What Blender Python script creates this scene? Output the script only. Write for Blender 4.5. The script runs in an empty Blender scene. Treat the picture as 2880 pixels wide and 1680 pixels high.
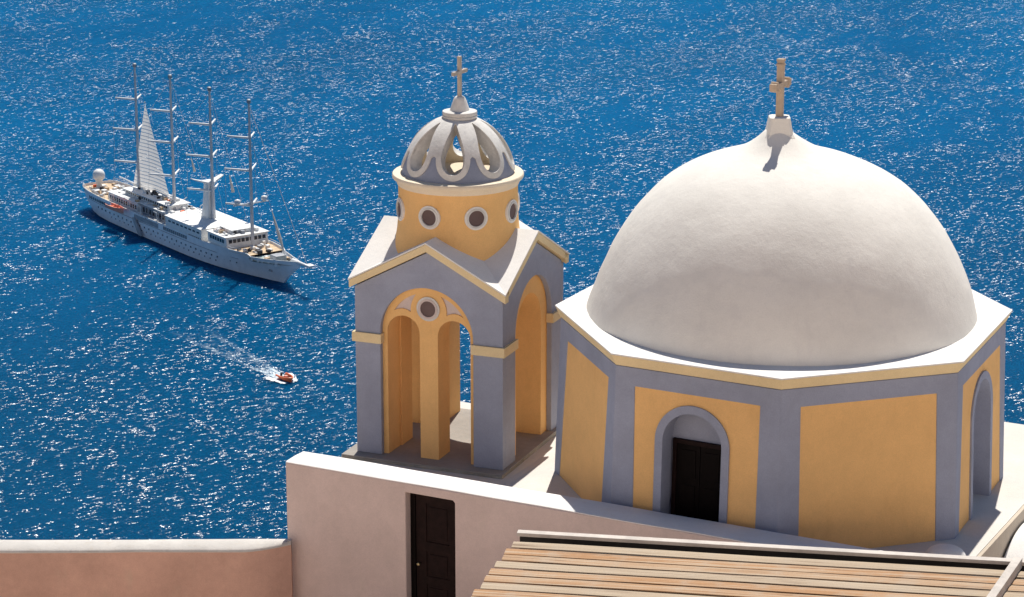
import bpy, bmesh, math, random
from mathutils import Vector, Matrix, noise
from mathutils.geometry import tessellate_polygon

random.seed(7)
R = math.radians
sc = bpy.context.scene
COL = sc.collection

# ------------------------------------------------------------------ camera
CAM = Vector((14.528, -38.542, 11.568))
YAW, PITCH = 0.4691, 0.27114
FH = Vector((-math.sin(YAW), math.cos(YAW), 0))
FW = FH * math.cos(PITCH) + Vector((0, 0, -math.sin(PITCH)))
cam = bpy.data.cameras.new('camera')
cam.sensor_fit = 'HORIZONTAL'
cam.sensor_width = 36.0
cam.lens = 7228.3 / 2880.0 * 36.0
cam.clip_start, cam.clip_end = 0.5, 20000
camo = bpy.data.objects.new('camera', cam)
camo.location = CAM
camo.rotation_euler = FW.to_track_quat('-Z', 'Y').to_euler()
COL.objects.link(camo)
sc.camera = camo

# ------------------------------------------------------------------ daylight
TO_SUN = Vector((-0.16, 0.585, 1.0)).normalized()
SUN_EL = math.asin(TO_SUN.z)
SUN_AZ = math.atan2(TO_SUN.x, TO_SUN.y)
w = bpy.data.worlds.new('World')
sc.world = w
w.use_nodes = True
wn = w.node_tree
sky = wn.nodes.new('ShaderNodeTexSky')
sky.sky_type = 'NISHITA'
sky.sun_disc = False
sky.sun_elevation = SUN_EL
sky.sun_rotation = SUN_AZ
sky.altitude = 200
sky.air_density = 0.9
sky.dust_density = 0.1
sky.ozone_density = 4.0
bg = wn.nodes['Background']
bg.inputs['Strength'].default_value = 0.07
wn.links.new(sky.outputs[0], bg.inputs['Color'])
sun = bpy.data.lights.new('sun', 'SUN')
sun.energy = 4.6
sun.angle = R(0.53)
sun.color = (1.0, 0.955, 0.88)
suno = bpy.data.objects.new('sun', sun)
suno.rotation_euler = (-TO_SUN).to_track_quat('-Z', 'Y').to_euler()
suno.location = (0, 20, 40)
COL.objects.link(suno)

sc.view_settings.view_transform = 'Standard'
sc.view_settings.look = 'None'
sc.view_settings.exposure = 0.32
sc.view_settings.gamma = 1.0
sc.view_settings.use_curve_mapping = False
sc.cycles.max_bounces = 8
sc.cycles.diffuse_bounces = 5
sc.cycles.use_denoising = True

# ------------------------------------------------------------------ materials
def new_mat(name):
    m = bpy.data.materials.new(name)
    m.use_nodes = True
    nt = m.node_tree
    return m, nt, nt.nodes['Principled BSDF']

def N(nt, kind, **kw):
    n = nt.nodes.new(kind)
    for k, v in kw.items():
        if k in n.inputs.keys():
            n.inputs[k].default_value = v
        else:
            setattr(n, k, v)
    return n

def mathn(nt, op, a, b=None, clamp=False):
    n = nt.nodes.new('ShaderNodeMath')
    n.operation = op
    n.use_clamp = clamp
    for i, x in enumerate((a, b)):
        if x is None:
            continue
        if isinstance(x, (int, float)):
            n.inputs[i].default_value = x
        else:
            nt.links.new(x, n.inputs[i])
    return n.outputs[0]

def mixc(nt, fac, a, b, blend='MIX'):
    n = nt.nodes.new('ShaderNodeMix')
    n.data_type = 'RGBA'
    n.blend_type = blend
    for i, x in ((0, fac), (6, a), (7, b)):
        if isinstance(x, (int, float)):
            n.inputs[i].default_value = x
        elif isinstance(x, tuple):
            n.inputs[i].default_value = (*x, 1) if len(x) == 3 else x
        else:
            nt.links.new(x, n.inputs[i])
    return n.outputs[2]

def ramp(nt, fac, p0, p1, c0=0.0, c1=1.0):
    n = nt.nodes.new('ShaderNodeMapRange')
    n.interpolation_type = 'SMOOTHSTEP'
    nt.links.new(fac, n.inputs[0])
    n.inputs[1].default_value = p0
    n.inputs[2].default_value = p1
    n.inputs[3].default_value = c0
    n.inputs[4].default_value = c1
    return n.outputs[0]

def plaster(name, col, var=0.10, stain=None, stain_amt=0.0, bump=0.35, rough=0.9, scale=1.0, grain=0.10):
    """lime plaster: broad mottling, fine grain, trowel relief, optional stains"""
    m, nt, p = new_mat(name)
    tc = nt.nodes.new('ShaderNodeTexCoord')
    geo = nt.nodes.new('ShaderNodeNewGeometry')
    co = geo.outputs['Position']
    big = N(nt, 'ShaderNodeTexNoise', Scale=0.9 * scale, Detail=4.0, Roughness=0.6)
    nt.links.new(co, big.inputs['Vector'])
    mid = N(nt, 'ShaderNodeTexNoise', Scale=7 * scale, Detail=4.0, Roughness=0.65)
    nt.links.new(co, mid.inputs['Vector'])
    fine = N(nt, 'ShaderNodeTexNoise', Scale=55 * scale, Detail=3.0, Roughness=0.7)
    nt.links.new(co, fine.inputs['Vector'])
    dark = tuple(c * (1 - var) for c in col)
    lite = tuple(min(1, c * (1 + var * 0.6)) for c in col)
    c = mixc(nt, ramp(nt, big.outputs[0], 0.3, 0.7), dark, lite)
    c2 = mixc(nt, ramp(nt, mid.outputs[0], 0.25, 0.75), tuple([1 - var * 0.7] * 3), (1.0, 1.0, 1.0))
    c = mixc(nt, 1.0, c, c2, 'MULTIPLY')
    g = mixc(nt, ramp(nt, fine.outputs[0], 0.3, 0.7), tuple([1 - grain] * 3), (1.0, 1.0, 1.0))
    c = mixc(nt, 1.0, c, g, 'MULTIPLY')
    if stain:
        st = N(nt, 'ShaderNodeTexNoise', Scale=2.3 * scale, Detail=6.0, Roughness=0.7)
        mp = N(nt, 'ShaderNodeMapping')
        mp.inputs['Scale'].default_value = (1, 1, 0.35)
        nt.links.new(co, mp.inputs[0])
        nt.links.new(mp.outputs[0], st.inputs['Vector'])
        f = mathn(nt, 'MULTIPLY', ramp(nt, st.outputs[0], 0.52, 0.78), stain_amt)
        c = mixc(nt, f, c, stain)
    nt.links.new(c, p.inputs['Base Color'])
    p.inputs['Roughness'].default_value = rough
    p.inputs['Specular IOR Level'].default_value = 0.2
    h = mathn(nt, 'ADD', mathn(nt, 'MULTIPLY', mid.outputs[0], 1.0), mathn(nt, 'MULTIPLY', fine.outputs[0], 0.35))
    b = N(nt, 'ShaderNodeBump', Strength=bump, Distance=0.02)
    nt.links.new(h, b.inputs['Height'])
    nt.links.new(b.outputs[0], p.inputs['Normal'])
    return m

def paint(name, col, rough=0.5, var=0.12, scale=3.0, metallic=0.0):
    m, nt, p = new_mat(name)
    geo = nt.nodes.new('ShaderNodeNewGeometry')
    n = N(nt, 'ShaderNodeTexNoise', Scale=scale, Detail=4.0, Roughness=0.65)
    nt.links.new(geo.outputs['Position'], n.inputs['Vector'])
    c = mixc(nt, ramp(nt, n.outputs[0], 0.3, 0.7), tuple(x * (1 - var) for x in col), tuple(min(1, x * (1 + var * .5)) for x in col))
    nt.links.new(c, p.inputs['Base Color'])
    p.inputs['Roughness'].default_value = rough
    p.inputs['Metallic'].default_value = metallic
    return m

M = {}
M['white'] = plaster('white_limewash', (0.80, 0.775, 0.735), var=0.05, stain=(0.55, 0.50, 0.44), stain_amt=0.18)
M['dome'] = plaster('dome_limewash', (0.81, 0.77, 0.70), var=0.05, stain=(0.60, 0.56, 0.53), stain_amt=0.30, bump=0.4, grain=0.06)
M['coping'] = plaster('coping_limewash', (0.82, 0.80, 0.77), var=0.05, stain=(0.62, 0.55, 0.45), stain_amt=0.35, scale=2.2, grain=0.08)
M['softcoping'] = plaster('worn_coping_limewash', (0.62, 0.585, 0.54), var=0.08, stain=(0.45, 0.38, 0.30), stain_amt=0.5, scale=2.6, grain=0.14)
M['cream'] = plaster('cream_cornice_paint', (0.80, 0.64, 0.38), var=0.06)
M['grey'] = plaster('blue_grey_render', (0.335, 0.36, 0.455), var=0.09, stain=(0.25, 0.26, 0.30), stain_amt=0.35)
M['bluegrey'] = plaster('dome_blue_grey_render', (0.27, 0.30, 0.39), var=0.08)
M['yellow'] = plaster('ochre_yellow_render', (0.88, 0.525, 0.212), var=0.06, stain=(0.66, 0.36, 0.13), stain_amt=0.45)
M['stonewhite'] = plaster('rough_white_band', (0.70, 0.675, 0.635), var=0.14, stain=(0.30, 0.30, 0.31), stain_amt=0.5, scale=2.5)
M['pinkwhite'] = plaster('pale_rose_render', (0.66, 0.55, 0.51), var=0.06)
M['pink'] = plaster('rose_render', (0.66, 0.525, 0.48), var=0.08, stain=(0.50, 0.42, 0.36), stain_amt=0.4)
M['rose'] = plaster('weathered_rose_render', (0.62, 0.385, 0.30), var=0.12, stain=(0.50, 0.40, 0.30), stain_amt=0.45)
M['lining'] = plaster('pale_cream_lining', (0.66, 0.57, 0.44), var=0.06)
M['ringwhite'] = plaster('cream_white_ring', (0.80, 0.69, 0.53), var=0.06)
M['concrete'] = plaster('bare_concrete', (0.36, 0.335, 0.29), var=0.2, stain=(0.2, 0.19, 0.17), stain_amt=0.5, scale=2.0, bump=0.6)
M['towerfloor'] = plaster('worn_tower_floor', (0.36, 0.33, 0.295), var=0.12, scale=1.5)
M['floor'] = plaster('roof_limewash', (0.68, 0.645, 0.59), var=0.06, stain=(0.6, 0.55, 0.48), stain_amt=0.3)
M['tan'] = plaster('bare_tan_render', (0.62, 0.53, 0.42), var=0.1, stain=(0.5, 0.4, 0.3), stain_amt=0.4)
M['oculus'] = paint('dark_brown_board', (0.13, 0.085, 0.08), 0.7)
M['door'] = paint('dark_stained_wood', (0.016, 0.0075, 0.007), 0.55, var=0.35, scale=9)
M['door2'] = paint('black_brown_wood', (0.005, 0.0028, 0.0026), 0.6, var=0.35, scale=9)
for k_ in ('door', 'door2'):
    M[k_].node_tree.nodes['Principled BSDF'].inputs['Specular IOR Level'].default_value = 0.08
M['brass'] = paint('dull_brass', (0.35, 0.28, 0.16), 0.35, metallic=1.0)
M['cross'] = plaster('weathered_cross_stone', (0.56, 0.44, 0.33), var=0.15, stain=(0.30, 0.22, 0.16), stain_amt=0.6, scale=3)
M['cross2'] = plaster('pale_cross_stone', (0.50, 0.44, 0.38), var=0.15, stain=(0.28, 0.24, 0.2), stain_amt=0.5, scale=3)
M['hill'] = plaster('pale_hillside', (0.72, 0.60, 0.50), var=0.12, scale=0.12, bump=0.5)
M['cliff'] = plaster('volcanic_cliff', (0.25, 0.20, 0.17), var=0.3, scale=0.1, bump=0.6)
# ship
M['hull'] = paint('white_hull_paint', (0.88, 0.88, 0.89), 0.35, var=0.08, scale=0.4)
M['ship_white'] = paint('white_deck_paint', (0.80, 0.79, 0.76), 0.5, var=0.08, scale=0.6)
M['ship_grey'] = paint('ship_grey_paint', (0.35, 0.36, 0.38), 0.5, var=0.2, scale=0.6)
M['teak'] = paint('teak_deck', (0.58, 0.42, 0.26), 0.7, var=0.25, scale=0.7)
M['bowdeck'] = paint('green_grey_deck', (0.34, 0.42, 0.40), 0.7, var=0.2, scale=0.5)
M['glass_dark'] = paint('dark_ship_glass', (0.03, 0.035, 0.05), 0.15, var=0.1)
M['mast'] = paint('mast_alloy', (0.66, 0.64, 0.63), 0.45, var=0.15, scale=0.3)
M['sail'] = paint('sailcloth', (0.70, 0.67, 0.63), 0.8, var=0.08, scale=0.5)
def sail_glow():
    nt = M['sail'].node_tree
    p = nt.nodes['Principled BSDF']
    tr = nt.nodes.new('ShaderNodeBsdfTranslucent')
    tr.inputs['Color'].default_value = (0.85, 0.80, 0.74, 1)
    mx = nt.nodes.new('ShaderNodeMixShader')
    mx.inputs[0].default_value = 0.45
    out = nt.nodes['Material Output']
    nt.links.new(p.outputs[0], mx.inputs[1]); nt.links.new(tr.outputs[0], mx.inputs[2]); nt.links.new(mx.outputs[0], out.inputs[0])
sail_glow()
M['boot'] = paint('dark_boot_stripe', (0.05, 0.06, 0.09), 0.5)
M['orange'] = paint('orange_rescue_paint', (0.85, 0.18, 0.06), 0.5, var=0.15, scale=2)
M['orange_pale'] = paint('faded_orange_paint', (0.80, 0.32, 0.22), 0.5, var=0.15, scale=2)
M['rubber'] = paint('dark_rubber', (0.03, 0.03, 0.035), 0.7)
M['foam'] = paint('sea_foam', (0.85, 0.88, 0.90), 0.9, var=0.1, scale=1.0)
M['skin'] = paint('cream_seat', (0.75, 0.68, 0.55), 0.6)

def wood_mat():
    m, nt, p = new_mat('weathered_slats')
    tc = nt.nodes.new('ShaderNodeTexCoord')
    oi = nt.nodes.new('ShaderNodeObjectInfo')
    mp = N(nt, 'ShaderNodeMapping')
    mp.inputs['Scale'].default_value = (0.6, 26, 26)
    nt.links.new(tc.outputs['Object'], mp.inputs[0])
    off = nt.nodes.new('ShaderNodeVectorMath')
    off.operation = 'ADD'
    nt.links.new(mp.outputs[0], off.inputs[0])
    sc_ = nt.nodes.new('ShaderNodeVectorMath')
    sc_.operation = 'SCALE'
    sc_.inputs[0].default_value = (37, 91, 53)
    nt.links.new(oi.outputs['Random'], sc_.inputs['Scale'])
    nt.links.new(sc_.outputs[0], off.inputs[1])
    st = N(nt, 'ShaderNodeTexNoise', Scale=1.0, Detail=5.0, Roughness=0.65)
    nt.links.new(off.outputs[0], st.inputs['Vector'])
    bl = N(nt, 'ShaderNodeTexNoise', Scale=2.2, Detail=3.0, Roughness=0.6)
    nt.links.new(tc.outputs['Object'], bl.inputs['Vector'])
    base = mixc(nt, ramp(nt, oi.outputs['Random'], 0.35, 0.65), (0.37, 0.185, 0.072), (0.38, 0.285, 0.19))
    pale = mixc(nt, ramp(nt, st.outputs[0], 0.42, 0.72), base, (0.46, 0.37, 0.265))
    c = mixc(nt, ramp(nt, st.outputs[0], 0.44, 0.30), pale, (0.13, 0.07, 0.04))
    c = mixc(nt, mathn(nt, 'MULTIPLY', ramp(nt, bl.outputs[0], 0.45, 0.7), 0.45), c, (0.39, 0.315, 0.235))
    nt.links.new(c, p.inputs['Base Color'])
    p.inputs['Roughness'].default_value = 0.8
    wv = N(nt, 'ShaderNodeTexWave', Scale=5.0, Distortion=1.5, Detail=2.0)
    wv.bands_direction = 'X'
    nt.links.new(tc.outputs['Object'], wv.inputs['Vector'])
    h = mathn(nt, 'ADD', mathn(nt, 'MULTIPLY', st.outputs[0], 1.0), mathn(nt, 'MULTIPLY', wv.outputs[0], 0.15))
    b = N(nt, 'ShaderNodeBump', Strength=0.7, Distance=0.02)
    nt.links.new(h, b.inputs['Height'])
    nt.links.new(b.outputs[0], p.inputs['Normal'])
    return m
M['slat'] = wood_mat()
M['gap_shade'] = paint('painted_gap_shade', (0.012, 0.010, 0.010), 0.9)  # near-black colour standing in for the shade below the slats
M['beam'] = plaster('bleached_beam', (0.62, 0.56, 0.50), var=0.15, scale=2)

# ------------------------------------------------------------------ sea material
def sea_mat():
    m, nt, p = new_mat('deep_blue_sea')
    geo = nt.nodes.new('ShaderNodeNewGeometry')
    pos = geo.outputs['Position']
    rot = R(62)
    def slope(scale, stretch, detail, amp, seed, rough=0.55, turn=0.0):
        mp = N(nt, 'ShaderNodeMapping')
        mp.vector_type = 'TEXTURE'
        mp.inputs['Location'].default_value = (seed * 13.7, seed * 7.1, seed * 3.3)
        mp.inputs['Rotation'].default_value = (0, 0, rot + turn)
        mp.inputs['Scale'].default_value = (stretch / scale, 1.0 / scale, 1.0)
        nt.links.new(pos, mp.inputs[0])
        n = N(nt, 'ShaderNodeTexNoise', Scale=1.0, Detail=detail, Roughness=rough)
        nt.links.new(mp.outputs[0], n.inputs['Vector'])
        v = nt.nodes.new('ShaderNodeVectorMath'); v.operation = 'SUBTRACT'
        nt.links.new(n.outputs['Color'], v.inputs[0]); v.inputs[1].default_value = (0.5, 0.5, 0.5)
        s = nt.nodes.new('ShaderNodeVectorMath'); s.operation = 'SCALE'
        nt.links.new(v.outputs[0], s.inputs[0])
        if isinstance(amp, (int, float)):
            s.inputs['Scale'].default_value = amp
        else:
            nt.links.new(amp, s.inputs['Scale'])
        return s.outputs[0]
    # gust patches change how steep the ripples are
    gp = N(nt, 'ShaderNodeMapping')
    gp.inputs['Rotation'].default_value = (0, 0, R(-20))
    gp.inputs['Scale'].default_value = (1.0, 0.38, 1)
    nt.links.new(pos, gp.inputs[0])
    gust = N(nt, 'ShaderNodeTexNoise', Scale=0.011, Detail=4.0, Roughness=0.6)
    nt.links.new(gp.outputs[0], gust.inputs['Vector'])
    ga = ramp(nt, gust.outputs[0], 0.34, 0.66, SEA['a0'], SEA['a1'])
    s1 = slope(SEA['f1'], SEA['st'], 2.0, ga, 1)
    s2 = slope(SEA['f2'], 2.0, 2.0, SEA['a2'], 2, turn=0.5)
    s3 = slope(SEA['f3'], 1.6, 2.0, SEA['a3'], 3, turn=-0.3)
    a = nt.nodes.new('ShaderNodeVectorMath'); a.operation = 'ADD'
    nt.links.new(s1, a.inputs[0]); nt.links.new(s2, a.inputs[1])
    a2 = nt.nodes.new('ShaderNodeVectorMath'); a2.operation = 'ADD'
    nt.links.new(a.outputs[0], a2.inputs[0]); nt.links.new(s3, a2.inputs[1])
    fl = nt.nodes.new('ShaderNodeVectorMath'); fl.operation = 'MULTIPLY'
    nt.links.new(a2.outputs[0], fl.inputs[0]); fl.inputs[1].default_value = (1, 1, 0)
    up = nt.nodes.new('ShaderNodeVectorMath'); up.operation = 'ADD'
    nt.links.new(fl.outputs[0], up.inputs[0]); up.inputs[1].default_value = (0, 0, 1)
    nm = nt.nodes.new('ShaderNodeVectorMath'); nm.operation = 'NORMALIZE'
    nt.links.new(up.outputs[0], nm.inputs[0])
    nt.links.new(nm.outputs[0], p.inputs['Normal'])
    # body colour: deep water with paler and darker drifts of its own
    cn = N(nt, 'ShaderNodeTexNoise', Scale=0.006, Detail=5.0, Roughness=0.6)
    nt.links.new(gp.outputs[0], cn.inputs['Vector'])
    c = mixc(nt, ramp(nt, cn.outputs[0], 0.3, 0.7), SEA['c0'], SEA['c1'])
    # weaker sky reflection near the cliff, painted as a darker body colour
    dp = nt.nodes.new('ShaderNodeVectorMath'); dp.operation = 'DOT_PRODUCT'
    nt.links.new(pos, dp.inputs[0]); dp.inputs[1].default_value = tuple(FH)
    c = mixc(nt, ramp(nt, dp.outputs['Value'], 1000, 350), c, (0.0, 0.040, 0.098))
    nt.nodes.remove(p)
    body = nt.nodes.new('ShaderNodeSubsurfaceScattering')
    body.falloff = 'RANDOM_WALK'
    body.inputs['Scale'].default_value = SEA['sss']
    body.inputs['Radius'].default_value = (1, 1, 1)
    nt.links.new(c, body.inputs['Color'])
    nt.links.new(nm.outputs[0], body.inputs['Normal'])
    gl = nt.nodes.new('ShaderNodeBsdfGlossy')
    gl.distribution = 'GGX'
    gl.inputs['Roughness'].default_value = SEA['rough']
    gl.inputs['Color'].default_value = (1, 1, 1, 1)
    nt.links.new(nm.outputs[0], gl.inputs['Normal'])
    mx = nt.nodes.new('ShaderNodeMixShader')
    mx.inputs[0].default_value = SEA['spec']
    nt.links.new(body.outputs[0], mx.inputs[1])
    nt.links.new(gl.outputs[0], mx.inputs[2])
    nt.links.new(mx.outputs[0], nt.nodes['Material Output'].inputs[0])
    return m
SEA = dict(a0=1.2, a1=4.2, f1=0.82, st=2.1, f2=0.09, a2=0.7, f3=1.9, a3=1.5, rough=0.21, spec=0.025, sss=30.0,
           c0=(0.0, 0.050, 0.134), c1=(0.0, 0.072, 0.186))
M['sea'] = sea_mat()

# ------------------------------------------------------------------ mesh helpers
def mesh_obj(name, verts, faces, mat, parent=None, smooth=None, bevel=0.0, kind=None, loc=None, rot=None):
    me = bpy.data.meshes.new(name)
    me.from_pydata([tuple(v) for v in verts], [], faces)
    bm = bmesh.new(); bm.from_mesh(me)
    bmesh.ops.remove_doubles(bm, verts=bm.verts, dist=1e-5)
    bmesh.ops.recalc_face_normals(bm, faces=bm.faces)
    bm.to_mesh(me); bm.free()
    if mat is not None:
        me.materials.append(mat)
    if smooth is not None:
        me.polygons.foreach_set('use_smooth', [True] * len(me.polygons))
        me.set_sharp_from_angle(angle=R(smooth))
    o = bpy.data.objects.new(name, me)
    COL.objects.link(o)
    if parent is not None:
        o.parent = parent
    if loc is not None:
        o.location = loc
    if rot is not None:
        o.rotation_euler = rot
    if bevel:
        b = o.modifiers.new('bevel', 'BEVEL')
        b.width = bevel
        b.segments = 2
        b.limit_method = 'ANGLE'
        b.angle_limit = R(40)
    if kind:
        o['kind'] = kind
    return o

def tag(o, label=None, cat=None, group=None, kind=None):
    if label: o['label'] = label
    if cat: o['category'] = cat
    if group: o['group'] = group
    if kind: o['kind'] = kind
    return o

def thing(name, label, cat, loc=(0, 0, 0), rotz=0.0, group=None):
    o = bpy.data.objects.new(name, None)
    o.empty_display_size = 0.3
    o.location = loc
    o.rotation_euler = (0, 0, rotz)
    COL.objects.link(o)
    return tag(o, label, cat, group)

class MB:
    def __init__(s):
        s.v, s.f = [], []
    def add(s, verts, faces):
        n = len(s.v)
        s.v += [tuple(v) for v in verts]
        s.f += [tuple(i + n for i in f) for f in faces]
        return s
    def box(s, x0, x1, y0, y1, z0, z1, frame=None):
        vs = [(x, y, z) for z in (z0, z1) for y in (y0, y1) for x in (x0, x1)]
        if frame:
            vs = [frame @ Vector(v) for v in vs]
        return s.add(vs, [(0, 2, 3, 1), (4, 5, 7, 6), (0, 1, 5, 4), (2, 6, 7, 3), (0, 4, 6, 2), (1, 3, 7, 5)])
    def lathe(s, prof, n=48, c=(0, 0, 0), a0=0.0, cap=True, jit=None):
        """profile (r,z) about a vertical axis"""
        vs, fs = [], []
        for r, z in prof:
            for i in range(n):
                a = a0 + 2 * math.pi * i / n
                rr = r if jit is None else jit(r, z, a)
                vs.append((c[0] + rr * math.cos(a), c[1] + rr * math.sin(a), c[2] + z))
        for j in range(len(prof) - 1):
            for i in range(n):
                i2 = (i + 1) % n
                fs.append((j * n + i, j * n + i2, (j + 1) * n + i2, (j + 1) * n + i))
        if cap:
            fs.append(tuple(range(n - 1, -1, -1)))
            fs.append(tuple((len(prof) - 1) * n + i for i in range(n)))
        return s.add(vs, fs)
    def tube(s, pts, rad, n=8):
        pts = [Vector(p) for p in pts]
        vs, fs = [], []
        rad = rad if isinstance(rad, (list, tuple)) else [rad] * len(pts)
        for k, p in enumerate(pts):
            d = (pts[min(k + 1, len(pts) - 1)] - pts[max(k - 1, 0)]).normalized()
            u = d.orthogonal().normalized() if abs(d.z) > 0.99 else d.cross(Vector((0, 0, 1))).normalized()
            v = d.cross(u)
            for i in range(n):
                a = 2 * math.pi * i / n
                vs.append(p + (u * math.cos(a) + v * math.sin(a)) * rad[k])
        for k in range(len(pts) - 1):
            for i in range(n):
                i2 = (i + 1) % n
                fs.append((k * n + i, k * n + i2, (k + 1) * n + i2, (k + 1) * n + i))
        fs.append(tuple(range(n)))
        fs.append(tuple((len(pts) - 1) * n + i for i in range(n - 1, -1, -1)))
        return s.add(vs, fs)
    def plate(s, loops, t, o, ux, uy, n):
        """flat slab with holes: loops of 2-D points (first is the outline); front at o, back t behind it"""
        o, ux, uy, n = Vector(o), Vector(ux), Vector(uy), Vector(n)
        flat = [p for L in loops for p in L]
        tris = tessellate_polygon([[Vector((a, b, 0)) for a, b in L] for L in loops])
        P = lambda a, b, d: o + ux * a + uy * b + n * d
        k = len(flat)
        vs = [P(a, b, 0) for a, b in flat] + [P(a, b, -t) for a, b in flat]
        fs = [tuple(tr) for tr in tris] + [tuple(i + k for i in reversed(tr)) for tr in tris]
        q = 0
        for L in loops:
            m = len(L)
            for i in range(m):
                j = (i + 1) % m
                fs.append((q + i, q + j, q + j + k, q + i + k))
            q += m
        return s.add(vs, fs)
    def obj(s, name, mat, parent=None, **kw):
        return mesh_obj(name, s.v, s.f, mat, parent, **kw)

def arch_loop(cx, r, zspring, zbot, n=28):
    L = [(cx - r, zbot)]
    for i in range(n + 1):
        a = math.pi - math.pi * i / n
        L.append((cx + r * math.cos(a), zspring + r * math.sin(a)))
    L.append((cx + r, zbot))
    return L

def circ_loop(cx, cz, r, n=36):
    return [(cx + r * math.cos(2 * math.pi * i / n), cz + r * math.sin(2 * math.pi * i / n)) for i in range(n)]

# ------------------------------------------------------------------ sea and land
SEA_Z = -188.43
def build_sea():
    vs, fs = [], []
    # one sheet, denser towards the bay
    rings = [0, 60, 140, 260, 420, 640, 900, 1300, 1900, 2800, 4200, 6500, 10000]
    n = 72
    c = Vector((-380, 560, SEA_Z))
    vs.append(tuple(c))
    for r in rings[1:]:
        for i in range(n):
            a = 2 * math.pi * i / n
            vs.append((c.x + r * math.cos(a), c.y + r * math.sin(a), SEA_Z))
    for i in range(n):
        fs.append((0, 1 + i, 1 + (i + 1) % n))
    for k in range(len(rings) - 2):
        for i in range(n):
            i2 = (i + 1) % n
            a = 1 + k * n
            fs.append((a + i, a + n + i, a + n + i2, a + i2))
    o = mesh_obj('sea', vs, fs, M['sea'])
    tag(o, 'deep blue rippled sea full of sun glints', None, kind='structure')
build_sea()

BR = Vector((math.cos(YAW), math.sin(YAW), 0))
def land_height(s, l):
    n1 = noise.fractal(Vector((s * 0.05, l * 0.05, 3.1)), 1.0, 2.0, 4)
    if s < -2.5:
        d = -2.5 - s
        return -5.9 - 1.35 * d + n1 * min(14, d * 0.35)
    if s < 9:
        return -5.9 if s < 0 else -4.85
    d = s - 9
    h = -4.85 + min(d, 190) * 0.47 + n1 * min(4.0, d * 0.04)
    if abs(s - 38) < 10 and abs(l) < 12:
        h = min(h, 9.3)
    return h
def build_land():
    ss = [-150 + 6 * i for i in range(22)] + [-18, -15, -12, -9, -6, -4, -2.5, -1, -0.01, 0, 3, 6, 9] + [12 + 5 * i for i in range(40)]
    ls = [-260 + 8 * i for i in range(66)]
    vs, fs = [], []
    for s in ss:
        for l in ls:
            p = BR * l - FH * s
            vs.append((p.x, p.y - 4.0, land_height(s, l)))
    m = len(ls)
    for i in range(len(ss) - 1):
        for j in range(m - 1):
            fs.append((i * m + j, i * m + j + 1, (i + 1) * m + j + 1, (i + 1) * m + j))
    o = mesh_obj('hillside', vs, fs, M['hill'], smooth=40)
    o.data.materials.append(M['cliff'])
    for poly in o.data.polygons:
        if poly.center.z < -9:
            poly.material_index = 1
    tag(o, 'pale terraced hillside dropping as a cliff to the sea', None, kind='structure')
build_land()

# ------------------------------------------------------------------ roof terrace
def build_terrace():
    # a whitewashed flat roof: higher round the octagon, sinking a little towards the bell tower
    def zf(x):
        t = min(1, max(0, (x + 4.35) / 0.9))
        return -3.22 + 0.30 * t * t * (3 - 2 * t)
    xs = [-7.45, -7.0, -6.4, -5.8, -5.2, -4.7, -4.35, -4.2, -4.05, -3.9, -3.75, -3.6, -3.45, -3.0, -2, -1, 0, 1, 2, 3, 3.7, 4.1]
    def yb(x):
        return 2.03 if x < -3.6 else 4.57
    def y0(x):
        return -2.0 if x < -7.1 else -3.9
    vs, fs = [], []
    for x in xs:
        for t in range(9):
            y = y0(x) + (yb(x) - y0(x)) * t / 8
            vs.append((x, y, zf(x)))
    k = len(vs)
    vs += [(v[0], v[1], -22.0) for v in vs]
    for i in range(len(xs) - 1):
        for t in range(8):
            fs.append((i * 9 + t, i * 9 + 9 + t, i * 9 + 10 + t, i * 9 + 1 + t))
        fs.append((i * 9, i * 9 + 9, k + i * 9 + 9, k + i * 9))
        fs.append((i * 9 + 8, i * 9 + 17, k + i * 9 + 17, k + i * 9 + 8))
    e = (len(xs) - 1) * 9
    for t in range(8):
        fs.append((t, t + 1, k + t + 1, k + t))
    o = mesh_obj('roof_terrace', vs, fs, M['floor'])
    tag(o, 'whitewashed flat roof terrace under the domed church and bell tower', None, kind='structure')
    # end wall facing east, bare render
    mb = MB().plate([[(-3.9, -12.0), (4.57, -12.0), (4.57, -2.925), (-3.9, -2.925)]], 0.06, (4.163, 0, 0), (0, 1, 0), (0, 0, 1), (1, 0, 0))
    o2 = mb.obj('terrace_wall', M['tan'])
    tag(o2, 'bare tan side wall of the roof terrace above the vaulted roof', None, kind='structure')
build_terrace()

# neighbour: barrel vaulted roof butting against the terrace wall
def build_vault():
    t = thing('vaulted_house', 'white barrel vaulted roof below the terrace right of the church', 'building', (8.2, 0.09, -8.0))
    L = [(2.06, -1.2)]
    for i in range(41):
        a = math.pi * i / 40
        L.append((2.06 * math.cos(a), 2.06 * math.sin(a)))
    L += [(-2.06, -1.2)]
    mb = MB().plate([L], 8.0, (4.0, 0, 2.82), (0, 1, 0), (0, 0, 1), (1, 0, 0))
    mb.obj('vault', M['white'], t, smooth=30)
    mb = MB().box(-4.0, 4.0, -2.3, 2.3, -16.0, 1.6)
    mb.obj('wall', M['pinkwhite'], t)
build_vault()

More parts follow.
